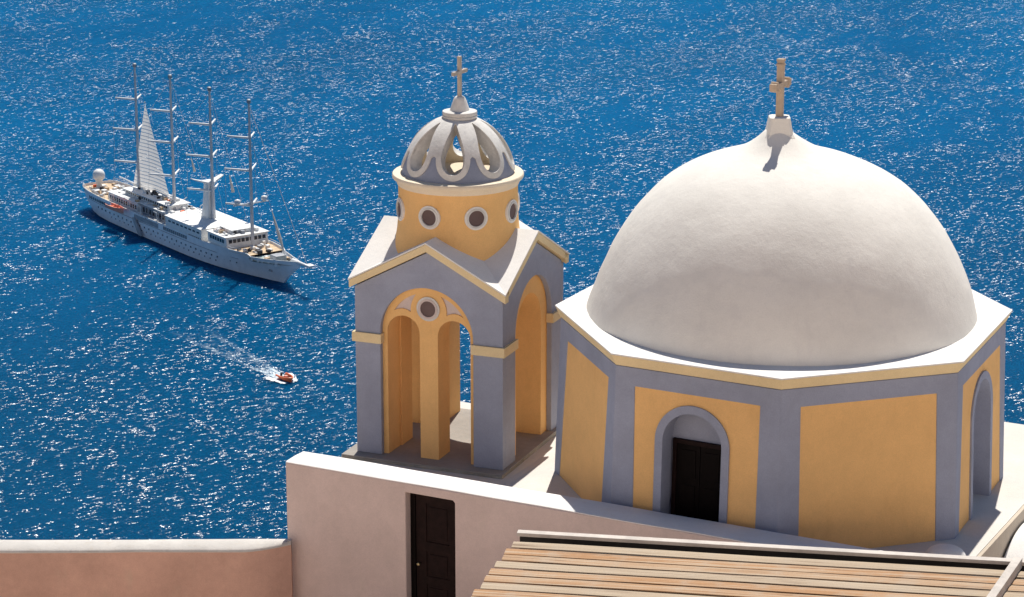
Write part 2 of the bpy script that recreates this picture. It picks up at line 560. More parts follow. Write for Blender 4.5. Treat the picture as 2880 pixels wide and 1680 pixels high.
# ------------------------------------------------------------------ domed church (octagon)
OCT = [(-3.46, -1.454), (-1.455, -3.568), (1.395, -3.617), (3.574, -1.50), (3.411, 1.695), (1.42, 3.62), (-1.43, 3.60), (-3.42, 1.62)]
def inset(P, d):
    out = []
    n = len(P)
    for i in range(n):
        a, b, c = Vector(P[i - 1]), Vector(P[i]), Vector(P[(i + 1) % n])
        e1, e2 = (b - a).normalized(), (c - b).normalized()
        n1, n2 = Vector((-e1.y, e1.x)), Vector((-e2.y, e2.x))
        bis = (n1 + n2).normalized()
        out.append(tuple(b + bis * (d / bis.dot(n1))))
    return out
def loft(P, zp, Q, zq):
    n = len(P)
    vs = [(x, y, zp) for x, y in P] + [(x, y, zq) for x, y in Q]
    fs = [(i, (i + 1) % n, n + (i + 1) % n, n + i) for i in range(n)] + [tuple(range(n - 1, -1, -1)), tuple(range(n, 2 * n))]
    return vs, fs
FLOOR = -2.92
church = thing('domed_church', 'octagonal church with big white dome, ochre panels and grey pilasters', 'church', (0, 0, FLOOR))
def cz(z):
    return z - FLOOR
def build_church():
    W_top = inset(OCT, 0.085)
    W_bot = inset(OCT, -0.005)
    zt, zb = -0.21, FLOOR - 0.03
    n = 8
    for k in range(n):
        a, b = W_top[k], W_top[(k + 1) % n]
        a2, b2 = W_bot[k], W_bot[(k + 1) % n]
        A, B = Vector((*a, cz(zt))), Vector((*b, cz(zt)))
        A2, B2 = Vector((*a2, cz(zb))), Vector((*b2, cz(zb)))
        ux = (B - A).normalized()
        mid_t, mid_b = (A + B) / 2, (A2 + B2) / 2
        dv = mid_t - mid_b
        dv -= ux * dv.dot(ux)
        uy = dv.normalized()
        nn = ux.cross(uy)
        L = lambda p: ((p - A).dot(ux), (p - A).dot(uy))
        la, lb, lb2, la2 = L(A), L(B), L(B2), L(A2)
        wid = (B - A).length
        # the wall: pilasters and frieze in grey with a sunk ochre panel
        m0, m1 = 0.335, wid - 0.335
        mb0, mb1 = 0.20, wid - 0.20
        if k == 0: m0, m1, mb0, mb1 = 0.39, wid - 0.33, 0.22, wid - 0.42
        if k == 2: m0, m1, mb0, mb1 = 0.33, wid - 0.35, 0.33, wid - 0.30
        if k == 1: mb0, mb1 = 0.36, wid - 0.34
        ptop, pbot = -0.30, la2[1]
        panel = [(mb0, pbot + 0.02), (mb1, pbot + 0.02), (m1, ptop), (m0, ptop)]
        wall = MB().plate([[la2, lb2, lb, la], panel], 0.30, A, ux, uy, nn)
        wo = wall.obj('wall', M['grey'], church, bevel=0.012)
        door = k in (1, 3)
        cx = wid * 0.5 + (-0.05 if k == 1 else 0.0)
        rr = 0.50 if k == 1 else 0.56
        sp = -1.10 + 0.0 if k == 1 else -1.12
        loops = [[(x, y) for x, y in panel]]
        # shrink by a hair so panel and wall do not share faces
        loops = [[(mb0 - 0.0, pbot + 0.02), (mb1, pbot + 0.02), (m1, ptop), (m0, ptop)]]
        if door:
            loops = [[loops[0][0]] + arch_loop(cx, rr + 0.06, sp, pbot + 0.02) + loops[0][1:]]
        MB().plate(loops, 0.2, A - nn * 0.014, ux, uy, nn).obj('panel', M['yellow'], church)
        if door:
            # grey surround with deep reveal
            o_, i_ = arch_loop(cx, rr + 0.13, sp, pbot + 0.03), arch_loop(cx, rr, sp, pbot + 0.03)
            ring = o_ + list(reversed(i_))
            MB().plate([ring], 0.42, A + nn * 0.016, ux, uy, nn).obj('door_surround', M['grey'], church, smooth=35)
            back = arch_loop(cx, rr + 0.05, sp, pbot + 0.03)
            MB().plate([back], 0.1, A - nn * 0.385, ux, uy, nn).obj('niche_wall', M['grey'], church)
            dw, dtop = (0.47, -1.14) if k == 1 else (0.52, -1.30)
            fr = MB().plate([[(cx - dw, pbot + 0.03), (cx - dw, dtop), (cx + dw, dtop), (cx + dw, pbot + 0.03)],
                             ][:1], 0.05, A - nn * 0.33, ux, uy, nn)
            if k == 1:
                d = MB().plate([[(cx - dw, pbot + 0.03), (cx - dw, dtop), (cx + dw, dtop), (cx + dw, pbot + 0.03)],
                                [(cx - dw + 0.07, pbot + 0.10), (cx - dw + 0.07, dtop - 0.07), (cx + dw - 0.07, dtop - 0.07), (cx + dw - 0.07, pbot + 0.10)]],
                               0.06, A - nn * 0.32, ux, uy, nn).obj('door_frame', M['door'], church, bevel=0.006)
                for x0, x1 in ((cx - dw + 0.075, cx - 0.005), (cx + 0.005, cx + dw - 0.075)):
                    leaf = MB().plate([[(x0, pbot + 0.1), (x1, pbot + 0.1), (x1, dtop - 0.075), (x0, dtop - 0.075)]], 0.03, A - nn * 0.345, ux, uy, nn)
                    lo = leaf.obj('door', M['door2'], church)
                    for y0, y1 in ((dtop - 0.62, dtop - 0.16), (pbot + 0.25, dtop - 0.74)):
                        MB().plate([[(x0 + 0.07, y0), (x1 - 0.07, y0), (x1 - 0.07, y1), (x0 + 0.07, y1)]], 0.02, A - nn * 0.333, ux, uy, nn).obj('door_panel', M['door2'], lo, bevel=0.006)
    # cornice and slab
    v, f = loft(OCT, cz(-0.026), inset(OCT, 0.085), cz(-0.205))
    mesh_obj('cornice', v, f, M['cream'], church, bevel=0.008)
    v, f = loft(inset(OCT, -0.006), cz(0.0), inset(OCT, -0.006), cz(-0.024))
    mesh_obj('roof_slab', v, f, M['white'], church, bevel=0.006)
    # dome
    Rd, H = 3.21, 2.745
    prof = []
    for i in range(61):
        z = H * math.sin(math.pi / 2 * i / 60)
        q = z / H
        r = Rd * math.sqrt(max(0, 1 - q * q))
        r -= 0.195 * math.sin(math.pi * min(1, q)) * (1 - q) ** 0.5
        r = max(r, 0)
        prof.append((r, z))
    # the tip sweeps up to the pedestal
    r0 = 0.86
    out = [(r, z) for r, z in prof if r > r0]
    z0_ = H * math.sqrt(1 - (r0 / Rd) ** 2)
    for t in range(1, 11):
        u = t / 10
        r = r0 + (0.215 - r0) * u
        out.append((r, z0_ + 0.012 + 0.09 * u + 0.265 * u ** 1.8))
    out.append((0.16, out[-1][1] + 0.03))
    def jit(r, z, a):
        p = Vector((r * math.cos(a), r * math.sin(a), z))
        return r + min(1, r) * (0.026 * noise.noise(p * 0.9) + 0.009 * noise.noise(p * 3.1))
    d = MB().lathe(out, 128, (-0.02, -0.02, cz(0.002)), jit=jit)
    def settle(x, y, z):
        # the hand-built shell leans a little
        q = max(0.0, (z - cz(0)) / 2.7)
        k = 0.022 * math.sin(math.pi * min(1, q)) - 0.07 * q ** 5
        return (x + k * BR.x, y + k * BR.y, z)
    d.v = [settle(*p) for p in d.v]
    d.obj('dome', M['dome'], church, smooth=60)
    # pedestal: chamfered square, turned towards the stair
    zp0, zp1 = 2.93, 3.25
    vs, fs = [], []
    def sq(hw, ch, z):
        return [(hw, -hw + ch, z), (hw, hw - ch, z), (hw - ch, hw, z), (-hw + ch, hw, z), (-hw, hw - ch, z), (-hw, -hw + ch, z), (-hw + ch, -hw, z), (hw - ch, -hw, z)]
    rot = Matrix.Rotation(R(26), 4, 'Z')
    off = Vector((-0.11, -0.066, 0))
    for hw, ch, z in ((0.25, 0.05, cz(zp0)), (0.215, 0.05, cz(zp0 + 0.06)), (0.168, 0.04, cz(zp1)), (0.14, 0.035, cz(zp1 + 0.008))):
        vs += [rot @ Vector(v) + off for v in sq(hw, ch, z)]
    for k in range(3):
        for i in range(8):
            fs.append((k * 8 + i, k * 8 + (i + 1) % 8, k * 8 + 8 + (i + 1) % 8, k * 8 + 8 + i))
    fs += [tuple(range(7, -1, -1)), tuple(range(24, 32))]
    ped = mesh_obj('cross_pedestal', vs, fs, M['dome'], church, bevel=0.008)
    # cross with stepped ends, its arms running along y
    cx, cy = -0.11, -0.066
    mb = MB()
    t = 0.054
    mb.box(cx - t, cx + t, cy - 0.05, cy + 0.05, cz(zp1 - 0.05), cz(4.10))
    mb.box(cx - t * 1.1, cx + t * 1.1, cy - 0.066, cy + 0.066, cz(4.085), cz(4.125))
    mb.box(cx - t * .95, cx + t * .95, cy - 0.044, cy + 0.044, cz(4.12), cz(4.16))
    mb.box(cx - t * 1.12, cx + t * 1.12, cy - 0.05, cy + 0.05, cz(4.155), cz(4.20))
    mb.obj('cross_post', M['cross'], ped, bevel=0.008)
    mb = MB()
    zc = 3.775
    mb.box(cx - t * 0.97, cx + t * 0.97, cy - 0.29, cy + 0.29, cz(zc - 0.05), cz(zc + 0.05))
    for s in (-1, 1):
        y0, y1 = cy + s * 0.22, cy + s * 0.275
        mb.box(cx - t * 1.15, cx + t * 1.15, min(y0, y1), max(y0, y1), cz(zc - 0.085), cz(zc + 0.085))
        y0, y1 = cy + s * 0.28, cy + s * 0.345
        mb.box(cx - t * 1.1, cx + t * 1.1, min(y0, y1), max(y0, y1), cz(zc - 0.06), cz(zc + 0.06))
    mb.obj('cross_arm', M['cross'], ped, bevel=0.01)
build_church()

# ------------------------------------------------------------------ bell tower
TB = -3.15
TX, TY = 2.77, 2.90
tower = thing('bell_tower', 'bell tower with open ochre arches, round drum and pierced small dome', 'bell tower', (-4.54, -1.265, TB), R(5))
def tz(z):
    return z - TB
def build_tower():
    hx, hy = TX / 2, TY / 2
    TI = 0.50                      # depth of the infill
    ze, za = -0.13, 0.60           # wall tops: eaves, gable apex (under the trim)
    sp, ro = -0.91, 0.87
    # plinth
    pl = MB().box(-TX - 0.20, 0.08, -0.24, TY + 0.04, tz(TB - 0.34), tz(TB) - 0.022).obj('plinth', M['concrete'], tower, bevel=0.012)
    MB().box(-TX - 0.197, 0.077, -0.235, TY + 0.037, tz(TB) - 0.022, tz(TB)).obj('plinth_top', M['towerfloor'], pl, bevel=0.006)
    faces = {
        'front': ((-TX, 0, 0), (1, 0, 0), (0, -1, 0), TX),
        'right': ((0, 0.0, 0), (0, 1, 0), (1, 0, 0), TY),
        'back': ((0, TY, 0), (-1, 0, 0), (0, 1, 0), TX),
        'left': ((-TX, TY, 0), (0, -1, 0), (-1, 0, 0), TY),
    }
    up = Vector((0, 0, 1))
    for key, (o, ux, nn, wd) in faces.items():
        o, ux, nn = Vector(o), Vector(ux), Vector(nn)
        c = wd / 2 + (-0.035 if key == 'front' else 0.0)
        e = 0.0 if key in ('front', 'back') else 0.10
        out = [(e, tz(TB)), (wd - e, tz(TB)), (wd - e, tz(ze + (za - ze) * e / (wd / 2))), (wd / 2, tz(za)), (e, tz(ze + (za - ze) * e / (wd / 2)))]
        # the outer arch runs down to the plinth: cut it out of the outline
        arch = arch_loop(c, ro, tz(sp), tz(TB))
        loop = [out[0]] + arch + [out[1], out[2], out[3], out[4]]
        MB().plate([loop], 0.10, o, ux, up, nn).obj('wall', M['grey'], tower, bevel=0.010, smooth=30)
        # thick ochre infill behind
        e2 = 0.10 if key in ('front', 'back') else 0.104 + TI
        top = tz(ze - 0.03)
        base = [(e2, tz(TB)), (wd - e2, tz(TB)), (wd - e2, top), (wd / 2, tz(za - 0.08)), (e2, top)]
        if key == 'front':
            a1 = arch_loop(c - 0.475, 0.305, tz(-0.905), tz(TB))
            a2 = arch_loop(c + 0.475, 0.305, tz(-0.905), tz(TB))
            loop = [base[0]] + a1 + a2 + [base[1], base[2], base[3], base[4]]
        else:
            loop = [base[0]] + arch_loop(c, 0.40 if key == 'left' else 0.60, tz(-0.97), tz(TB)) + [base[1], base[2], base[3], base[4]]
        holes = []
        if key == 'front':
            # sunk spandrel triangles each side of the oculus
            def spandrel(s, g):
                ctr = c
                Rout = ro - 0.115 - g
                a_in = 0.30 + g
                zc = -0.43
                pts = []
                # outer arc from near the apex down towards the side
                th0, th1 = (R(72), R(31)) if True else (0, 0)
                for i in range(9):
                    th = th0 + (th1 - th0) * i / 8
                    pts.append((ctr + s * Rout * math.cos(th), tz(sp + Rout * math.sin(th))))
                xb, zb_ = pts[-1]
                # bottom edge back to the oculus, a little hollow
                xi = ctr + s * (0.335 + g)
                for i in range(1, 5):
                    t = i / 4
                    pts.append((xb + (xi - xb) * t, zb_ - 0.0 + (0.05) * math.sin(math.pi * t)))
                # inner edge curving round the ring
                x0, z0 = pts[-1]
                x1, z1 = pts[0]
                for i in range(1, 5):
                    t = i / 5
                    pts.append((x0 + (x1 - x0) * t + s * 0.035 * math.sin(math.pi * t), z0 + (z1 - z0) * t))
                return pts
            for s in (-1, 1):
                holes.append(spandrel(s, 0.0))
        inf = MB().plate([loop] + holes, TI, o - nn * 0.102, ux, up, nn).obj('arch_infill', M['yellow'], tower, smooth=30)
        if key == 'front':
            for s in (-1, 1):
                MB().plate([spandrel(s, 0.0)], 0.05, o - nn * 0.125, ux, up, nn).obj('spandrel', M['pinkwhite'], inf)
            zc = tz(-0.43)
            MB().plate([circ_loop(c, zc, 0.215), circ_loop(c, zc, 0.175)], 0.05, o - nn * 0.078, ux, up, nn).obj('window_frame', M['stonewhite'], inf, smooth=30)
            MB().plate([circ_loop(c, zc, 0.178), circ_loop(c, zc, 0.142)], 0.05, o - nn * 0.068, ux, up, nn).obj('window_frame', M['pinkwhite'], inf, smooth=30)
            MB().plate([circ_loop(c, zc, 0.15)], 0.03, o - nn * 0.088, ux, up, nn).obj('window', M['oculus'], inf)
        # gable trim
        oh = 0.075
        ex = oh if key in ('front', 'back') else -0.10
        def gz(x, d):
            return za + 0.02 + d - (za - ze) * abs(x - wd / 2) / (wd / 2)
        th_ = 0.135
        L = [(-ex, tz(gz(-ex, 0))), (wd / 2, tz(gz(wd / 2, 0))), (wd + ex, tz(gz(wd + ex, 0))),
             (wd + ex, tz(gz(wd + ex, th_))), (wd / 2, tz(gz(wd / 2, th_))), (-ex, tz(gz(-ex, th_)))]
        MB().plate([L], 0.16, o + nn * oh, ux, up, nn).obj('gable_cornice', M['cream'], tower, bevel=0.008)
        # impost bands on both piers
    p = 0.045
    zb0, zb1 = tz(-1.115), tz(-0.945)
    pw = (TX / 2 - ro)
    for sx in (0, 1):
        for sy in (0, 1):
            X0 = -TX - p if sx == 0 else p
            X1 = -TX + pw - 0.035 + 0.03 if sx == 0 else -pw - 0.035 - 0.03
            Y0 = -p if sy == 0 else TY + p
            Y1 = (TY / 2 - ro) + 0.03 if sy == 0 else TY - (TY / 2 - ro) - 0.03
            di = 0.098
            dx = -TX + di if sx == 0 else -di
            dy = di if sy == 0 else TY - di
            L = [(X0, Y0), (X1, Y0), (X1, dy), (dx, dy), (dx, Y1), (X0, Y1)]
            MB().plate([L], zb1 - zb0, (0, 0, zb1), (1, 0, 0), (0, 1, 0), (0, 0, 1)).obj('impost_band', M['cream'], tower, bevel=0.006)
    # cross-gabled white roof
    oh = 0.085
    ax, ay = hx + oh, hy + oh
    zt_e = ze + 0.16 - (za - ze) * (oh / hx)
    zt_a = za + 0.16
    vs, fs = [], []
    n = 24
    for j in range(n + 1):
        for i in range(n + 1):
            x, y = -ax + 2 * ax * i / n, -ay + 2 * ay * j / n
            u, v = abs(x) / ax, abs(y) / ay
            z = zt_a - (zt_a - zt_e) * min(u, v)
            vs.append((x - hx, y + hy, tz(z) + 0.028))
    k = len(vs)
    vs += [(x, y, z - 0.028) for x, y, z in vs]
    m = n + 1
    for j in range(n):
        for i in range(n):
            q = [j * m + i, j * m + i + 1, (j + 1) * m + i + 1, (j + 1) * m + i]
            # triangulate along the valley diagonal
            cxq, cyq = i + .5 - n / 2, j + .5 - n / 2
            if cxq * cyq > 0:
                t1, t2 = (q[0], q[1], q[2]), (q[0], q[2], q[3])
            else:
                t1, t2 = (q[0], q[1], q[3]), (q[1], q[2], q[3])
            fs += [t1, t2, tuple(x + k for x in reversed(t1)), tuple(x + k for x in reversed(t2))]
    for i in range(n):
        for a, b in ((i, i + 1), (n * m + i, n * m + i + 1), (i * m, i * m + m), (i * m + n, i * m + m + n)):
            fs.append((a, b, b + k, a + k))
    mesh_obj('roof', vs, fs, M['white'], tower)
    # drum, flaring where it meets the roof
    C = Vector((-hx - 0.03, hy - 0.03, 0))
    prof = [(1.20, tz(-0.15)), (1.19, tz(0.10)), (1.15, tz(0.32)), (1.105, tz(0.52)), (1.072, tz(0.72)), (1.052, tz(0.92)), (1.045, tz(1.15)), (1.045, tz(1.40)), (1.045, tz(1.53))]
    drum = MB().lathe(prof, 96, C).obj('drum', M['yellow'], tower, smooth=40)
    prof = [(1.0, tz(1.515)), (1.06, tz(1.515)), (1.075, tz(1.56)), (1.105, tz(1.60)), (1.135, tz(1.625)), (1.148, tz(1.645)), (1.148, tz(1.685)), (1.135, tz(1.705)), (1.0, tz(1.712)), (0.86, tz(1.715))]
    ring = MB().lathe(prof, 96, C, cap=False).obj('drum_cornice', M['ringwhite'], tower, smooth=50)
    # eight round windows, square to the church
    for k in range(8):
        a = R(-90 - 5 + 45 * k)
        d = Vector((math.cos(a), math.sin(a), 0))
        ux = Vector((-d.y, d.x, 0))
        o = C + d * 1.045
        z = tz(1.115)
        MB().plate([circ_loop(0, z, 0.205), circ_loop(0, z, 0.168)], 0.09, o + d * 0.022, ux, up, d).obj('window_frame', M['white'], drum, smooth=30)
        fr = MB().plate([circ_loop(0, z, 0.17), circ_loop(0, z, 0.140)], 0.09, o + d * 0.036, ux, up, d).obj('window_frame', M['stonewhite'], drum, smooth=30)
        MB().plate([circ_loop(0, z, 0.146)], 0.05, o + d * 0.008, ux, up, d).obj('window', M['oculus'], drum)
    # pierced dome: eight tear-shaped openings framed by raised bands
    Rd, Hd, zb = 0.975, 0.985, 1.71
    def P(az, e, off):
        """point on the dome: azimuth, elevation angle; off along the normal"""
        r, z = Rd * math.cos(e), Hd * math.sin(e)
        nr, nz = math.cos(e) / Rd, math.sin(e) / Hd
        l = math.hypot(nr, nz)
        r2 = r - 0.030 * math.sin(2 * e) + off * nr / l
        z2 = z + off * nz / l
        return Vector((C.x + r2 * math.cos(az), C.y + r2 * math.sin(az), tz(zb) + z2))
    half = R(22.5)
    e_top = R(74)
    lobe_e, lobe_h = R(20), R(10.5)
    def tear(t, wa, eb, et, cut=None):
        """closed outline of an opening; t in 0..1 from the bottom round"""
        th = 2 * math.pi * t - math.pi / 2
        # parametric tear: wide round bottom, narrow top
        s = 0.5 + 0.5 * math.sin(th)
        e = eb + (et - eb) * s
        wdt = wa * math.cos(th) * (1.0 - 0.62 * s) / 0.78
        return wdt, e
    nt_ = 64
    T_in = [tear(i / nt_, R(14), R(8.5), R(66)) for i in range(nt_)]
    def outer(i):
        # band outline: scallop below, running into the neighbours' bands above
        wdt, e = tear(i / nt_, R(20.5), R(2.8), R(84))
        return max(-half, min(half, wdt * 1.0)), min(e, e_top)
    T_out = []
    for i in range(nt_):
        wi, ei = T_in[i]
        wo, eo = outer(i)
        if ei > R(24):
            # straight out to the sector edge
            sgn = 1 if wi >= 0 else -1
            f = (ei - R(24)) / R(42)
            wo = sgn * half
            eo = ei + (e_top - R(66)) * f ** 1.5
            if abs(wi) < R(1.6):
                wo = sgn * half * abs(wi) / R(1.6)
                eo = e_top
        T_out.append((wo, eo))
    def sector_bound(i):
        # the rectangle of the sector, hit by a ray from the opening's centre
        wo, eo = T_out[i]
        c_e = R(26)
        dx, dy = wo, eo - c_e
        ks = []
        if abs(dx) > 1e-9: ks.append(half / abs(dx))
        if dy > 1e-9: ks.append((e_top - c_e) / dy)
        if dy < -1e-9: ks.append((R(-2) - c_e) / dy)
        kk = max(1.0, min(ks))
        return dx * kk, c_e + dy * kk
    T_bd = [sector_bound(i) for i in range(nt_)]
    # make the rectangle's corners sharp
    for cornr in ((half, R(-2)), (-half, R(-2)), (half, e_top), (-half, e_top)):
        j = min(range(nt_), key=lambda i: (T_bd[i][0] - cornr[0]) ** 2 + (T_bd[i][1] - cornr[1]) ** 2)
        T_bd[j] = cornr
    shell, inner = MB(), MB()
    def strip(mb, A, B, az, offA, offB, steps):
        vs, fs = [], []
        for j in range(steps + 1):
            t = j / steps
            for i in range(nt_):
                w_ = A[i][0] + (B[i][0] - A[i][0]) * t
                e_ = A[i][1] + (B[i][1] - A[i][1]) * t
                vs.append(P(az + w_, e_, offA + (offB - offA) * t))
        for j in range(steps):
            for i in range(nt_):
                i2 = (i + 1) % nt_
                fs.append((j * nt_ + i, j * nt_ + i2, (j + 1) * nt_ + i2, (j + 1) * nt_ + i))
        mb.add(vs, fs)
    for k in range(8):
        az = R(-90 - 5 + 22.5 + 45 * k)
        strip(shell, T_out, T_bd, az, 0, 0, 3)
        strip(inner, T_in, T_bd, az, -0.22, -0.22, 4)
        fr = MB()
        strip(fr, T_in, T_out, az, 0.026, 0.026, 4)
        strip(fr, T_out, T_out, az, 0.026, -0.02, 1)
        strip(fr, T_in, T_in, az, 0.026, -0.02, 1)
        fo = fr.obj('opening_band', M['stonewhite'], None, smooth=35)
        fo.parent = None
        rv = MB()
        strip(rv, T_in, T_in, az, 0.0, -0.22, 3)
        if k == 0:
            bands, reveals = [], []
        bands.append(fo)
        reveals.append(rv)
    small = shell.obj('small_dome', M['bluegrey'], tower, smooth=50)
    for fo in bands:
        fo.parent = small
    inner.obj('dome_lining', M['lining'], small, smooth=50)
    allrv = MB()
    for rv in reveals:
        rv.obj('opening_reveal', M['stonewhite'], small, smooth=35)
    # floor inside the small dome
    MB().lathe([(0.90, tz(1.700)), (0.90, tz(1.722)), (0.3, tz(1.725))], 48, C).obj('dome_floor', M['lining'], small, smooth=40)
    # cap, cone, cross
    K = C + Vector((0.03, 0.02, 0))
    prof = [(0.20, tz(2.655)), (0.292, tz(2.672)), (0.305, tz(2.69)), (0.305, tz(2.712)), (0.288, tz(2.722)), (0.300, tz(2.735)), (0.306, tz(2.755)), (0.298, tz(2.785)), (0.17, tz(2.80))]
    cap = MB().lathe(prof, 48, K).obj('dome_cap', M['stonewhite'], tower, smooth=40)
    prof = [(0.180, tz(2.79)), (0.165, tz(2.83)), (0.135, tz(2.92)), (0.105, tz(3.00)), (0.082, tz(3.035)), (0.05, tz(3.045))]
    cone = MB().lathe(prof, 12, K).obj('cap_cone', M['stonewhite'], cap, smooth=50)
    mb = MB()
    ang = Matrix.Translation(K) @ Matrix.Rotation(R(-5), 4, 'Z')
    mb.box(-0.03, 0.03, -0.034, 0.034, tz(3.02), tz(3.74), ang)
    mb.obj('cross_post', M['cross2'], cap, bevel=0.006)
    mb = MB()
    mb.box(-0.029, 0.029, -0.25, 0.25, tz(3.43), tz(3.495), ang)
    mb.obj('cross_arm', M['cross2'], cap, bevel=0.006)
build_tower()

# ------------------------------------------------------------------ front walls
def build_walls():
    # tall wall with the door
    zt = -2.42
    yf, yb = -4.32, -3.72
    x0, x1 = -7.02, 4.0
    t = thing('parapet_wall', 'tall pale rose wall with brown door and white sloping coping', 'wall', ((x0 + x1) / 2, (yf + yb) / 2, -5.6))
    ox, oy, oz = t.location
    L = lambda x: x - ox
    zl = lambda z: z - oz
    dx0, dx1, dzt, dzb = -4.755, -3.85, -2.60, -4.70
    body = [(L(x0), zl(-8)), (L(dx0), zl(-8)), (L(dx0), zl(dzt))]
    body += [(L(dx1) - 0.03, zl(dzt)), (L(dx1), zl(dzt) - 0.03), (L(dx1), zl(-8)), (L(x1), zl(-8)), (L(x1), zl(zt - 0.02)), (L(x0), zl(zt - 0.02))]
    MB().plate([body], 0.60, (0, yf - oy, 0), (1, 0, 0), (0, 0, 1), (0, -1, 0)).obj('wall', M['pink'], t, bevel=0.02)
    # coping, slightly uneven by hand
    vs, fs = [], []
    nx = 60
    sec = [(yf + 0.012, zt - 0.03), (yf + 0.004, zt - 0.012), (yf + 0.03, zt), (yf + 0.3, zt + 0.008), (yb - 0.03, zt), (yb - 0.004, zt - 0.012), (yb, zt - 0.25)]
    for i in range(nx + 1):
        x = x0 + 0.003 + (x1 - x0) * i / nx
        for (y, z) in sec:
            wob = 0.010 * noise.noise(Vector((x * 0.8, y * 2, 1.7)))
            vs.append((L(x), y - oy + wob, zl(z) + wob * 0.6))
    m = len(sec)
    for i in range(nx):
        for j in range(m - 1):
            fs.append((i * m + j, i * m + j + 1, (i + 1) * m + j + 1, (i + 1) * m + j))
    fs.append(tuple(range(m)))
    fs.append(tuple(nx * m + j for j in range(m - 1, -1, -1)))
    mesh_obj('coping', vs, fs, M['coping'], t, smooth=50)
    # door set back in the wall
    yd = yf + 0.16 - oy
    F = lambda lo, d, n_, mt, par, bv=0.0: MB().plate(lo, d, (0, yd, 0), (1, 0, 0), (0, 0, 1), (0, -1, 0)).obj(n_, mt, par, bevel=bv)
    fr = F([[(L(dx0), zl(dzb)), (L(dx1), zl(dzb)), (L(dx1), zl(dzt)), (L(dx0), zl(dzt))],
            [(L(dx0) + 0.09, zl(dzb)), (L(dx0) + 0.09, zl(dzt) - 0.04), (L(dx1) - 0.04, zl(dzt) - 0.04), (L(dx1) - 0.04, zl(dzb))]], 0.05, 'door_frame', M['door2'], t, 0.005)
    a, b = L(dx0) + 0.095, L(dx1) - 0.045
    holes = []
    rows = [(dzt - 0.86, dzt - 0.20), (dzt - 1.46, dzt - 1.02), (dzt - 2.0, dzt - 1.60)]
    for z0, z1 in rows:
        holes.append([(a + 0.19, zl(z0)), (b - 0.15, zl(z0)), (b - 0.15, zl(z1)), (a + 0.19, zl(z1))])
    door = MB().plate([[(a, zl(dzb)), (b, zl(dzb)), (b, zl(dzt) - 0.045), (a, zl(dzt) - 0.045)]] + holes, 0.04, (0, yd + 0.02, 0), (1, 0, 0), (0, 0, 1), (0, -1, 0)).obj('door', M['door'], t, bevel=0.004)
    for z0, z1 in rows:
        g = 0.0
        MB().plate([[(a + 0.188, zl(z0)), (b - 0.148, zl(z0)), (b - 0.148, zl(z1)), (a + 0.188, zl(z1))]], 0.02, (0, yd + 0.036, 0), (1, 0, 0), (0, 0, 1), (0, -1, 0)).obj('door_panel', M['door'], door)
        MB().plate([[(a + 0.235, zl(z0) + .05), (b - 0.195, zl(z0) + .05), (b - 0.195, zl(z1) - .05), (a + 0.235, zl(z1) - .05)]], 0.02, (0, yd + 0.026, 0), (1, 0, 0), (0, 0, 1), (0, -1, 0)).obj('door_panel', M['door'], door, bevel=0.012)
    kz = zl(-3.85)
    MB().tube([(a + 0.07, yd + 0.02, kz), (a + 0.07, yd - 0.02, kz), (a + 0.07, yd - 0.035, kz), (a + 0.07, yd - 0.06, kz), (a + 0.07, yd - 0.07, kz)], [0.012, 0.012, 0.028, 0.028, 0.01], 12).obj('door_knob', M['brass'], door, smooth=50)

    # low wall running off to the left
    A, B = Vector((-6.93, -4.33, 0)), Vector((-18.5, -10.35, 0))
    z0 = -3.75
    t2 = thing('low_wall', 'low weathered rose wall with white rounded top, by the sea', 'wall', (-11.0, -6.4, -6.2))
    loc = Vector(t2.location)
    d = (B - A).normalized()
    nb = Vector((d.y, -d.x, 0))          # towards the sea
    if nb.dot(FH) < 0: nb = -nb
    th = 0.53
    def sweep(sec_at, mat, name, smooth):
        vs, fs = [], []
        n = 70
        for i in range(n + 1):
            s = (B - A).length * (i / n) ** 1.25
            sec = sec_at(s)
            for y, z in sec:
                wob = 0.008 * noise.noise(Vector((s * 0.9, y * 3, 5.0)))
                p = A + d * s + nb * (y + wob)
                vs.append((p.x - loc.x, p.y - loc.y, z - loc.z + wob))
            m = len(sec)
        for i in range(n):
            for j in range(m - 1):
                fs.append((i * m + j, i * m + j + 1, (i + 1) * m + j + 1, (i + 1) * m + j))
        fs += [tuple(range(m)), tuple(n * m + j for j in range(m - 1, -1, -1))]
        return mesh_obj(name, vs, fs, mat, t2, smooth=smooth)
    def narrow(s):
        # the top tapers where it dies into the tall wall
        return max(0, 1 - s / 0.75) ** 1.6
    sweep(lambda s: [(-th + 0.006 + 0.33 * narrow(s), -8.5), (-th + 0.006 + 0.33 * narrow(s), z0 - 0.05), (-0.05, z0 - 0.05), (0.0, z0 - 0.3), (0.0, -8.5)], M['rose'], 'wall', 30)
    sweep(lambda s: [(-th + 0.33 * narrow(s), z0 - 0.052), (-th + 0.33 * narrow(s), z0 - 0.03), (-th + 0.33 * narrow(s) + 0.03, z0), (-0.2, z0 + 0.012), (-0.06, z0), (-0.01, z0 - 0.05), (0.012, z0 - 0.3)], M['softcoping'], 'coping', 50)
build_walls()

# rounded lump on the terrace edge
def build_lump():
    prof = [(0.30, 0.0), (0.30, 0.06), (0.285, 0.11), (0.25, 0.16), (0.19, 0.20), (0.10, 0.225), (0.02, 0.23)]
    def jit(r, z, a):
        return r * (1 + 0.06 * math.sin(2 * a + 1))
    o = MB().lathe(prof, 32, (0, 0, 0), jit=jit).obj('flue_cap', M['white'], None, smooth=50, loc=(3.72, -2.45, FLOOR - 0.002))
    tag(o, 'small rounded white flue cap on the roof by the slatted pergola', 'flue cap')
build_lump()

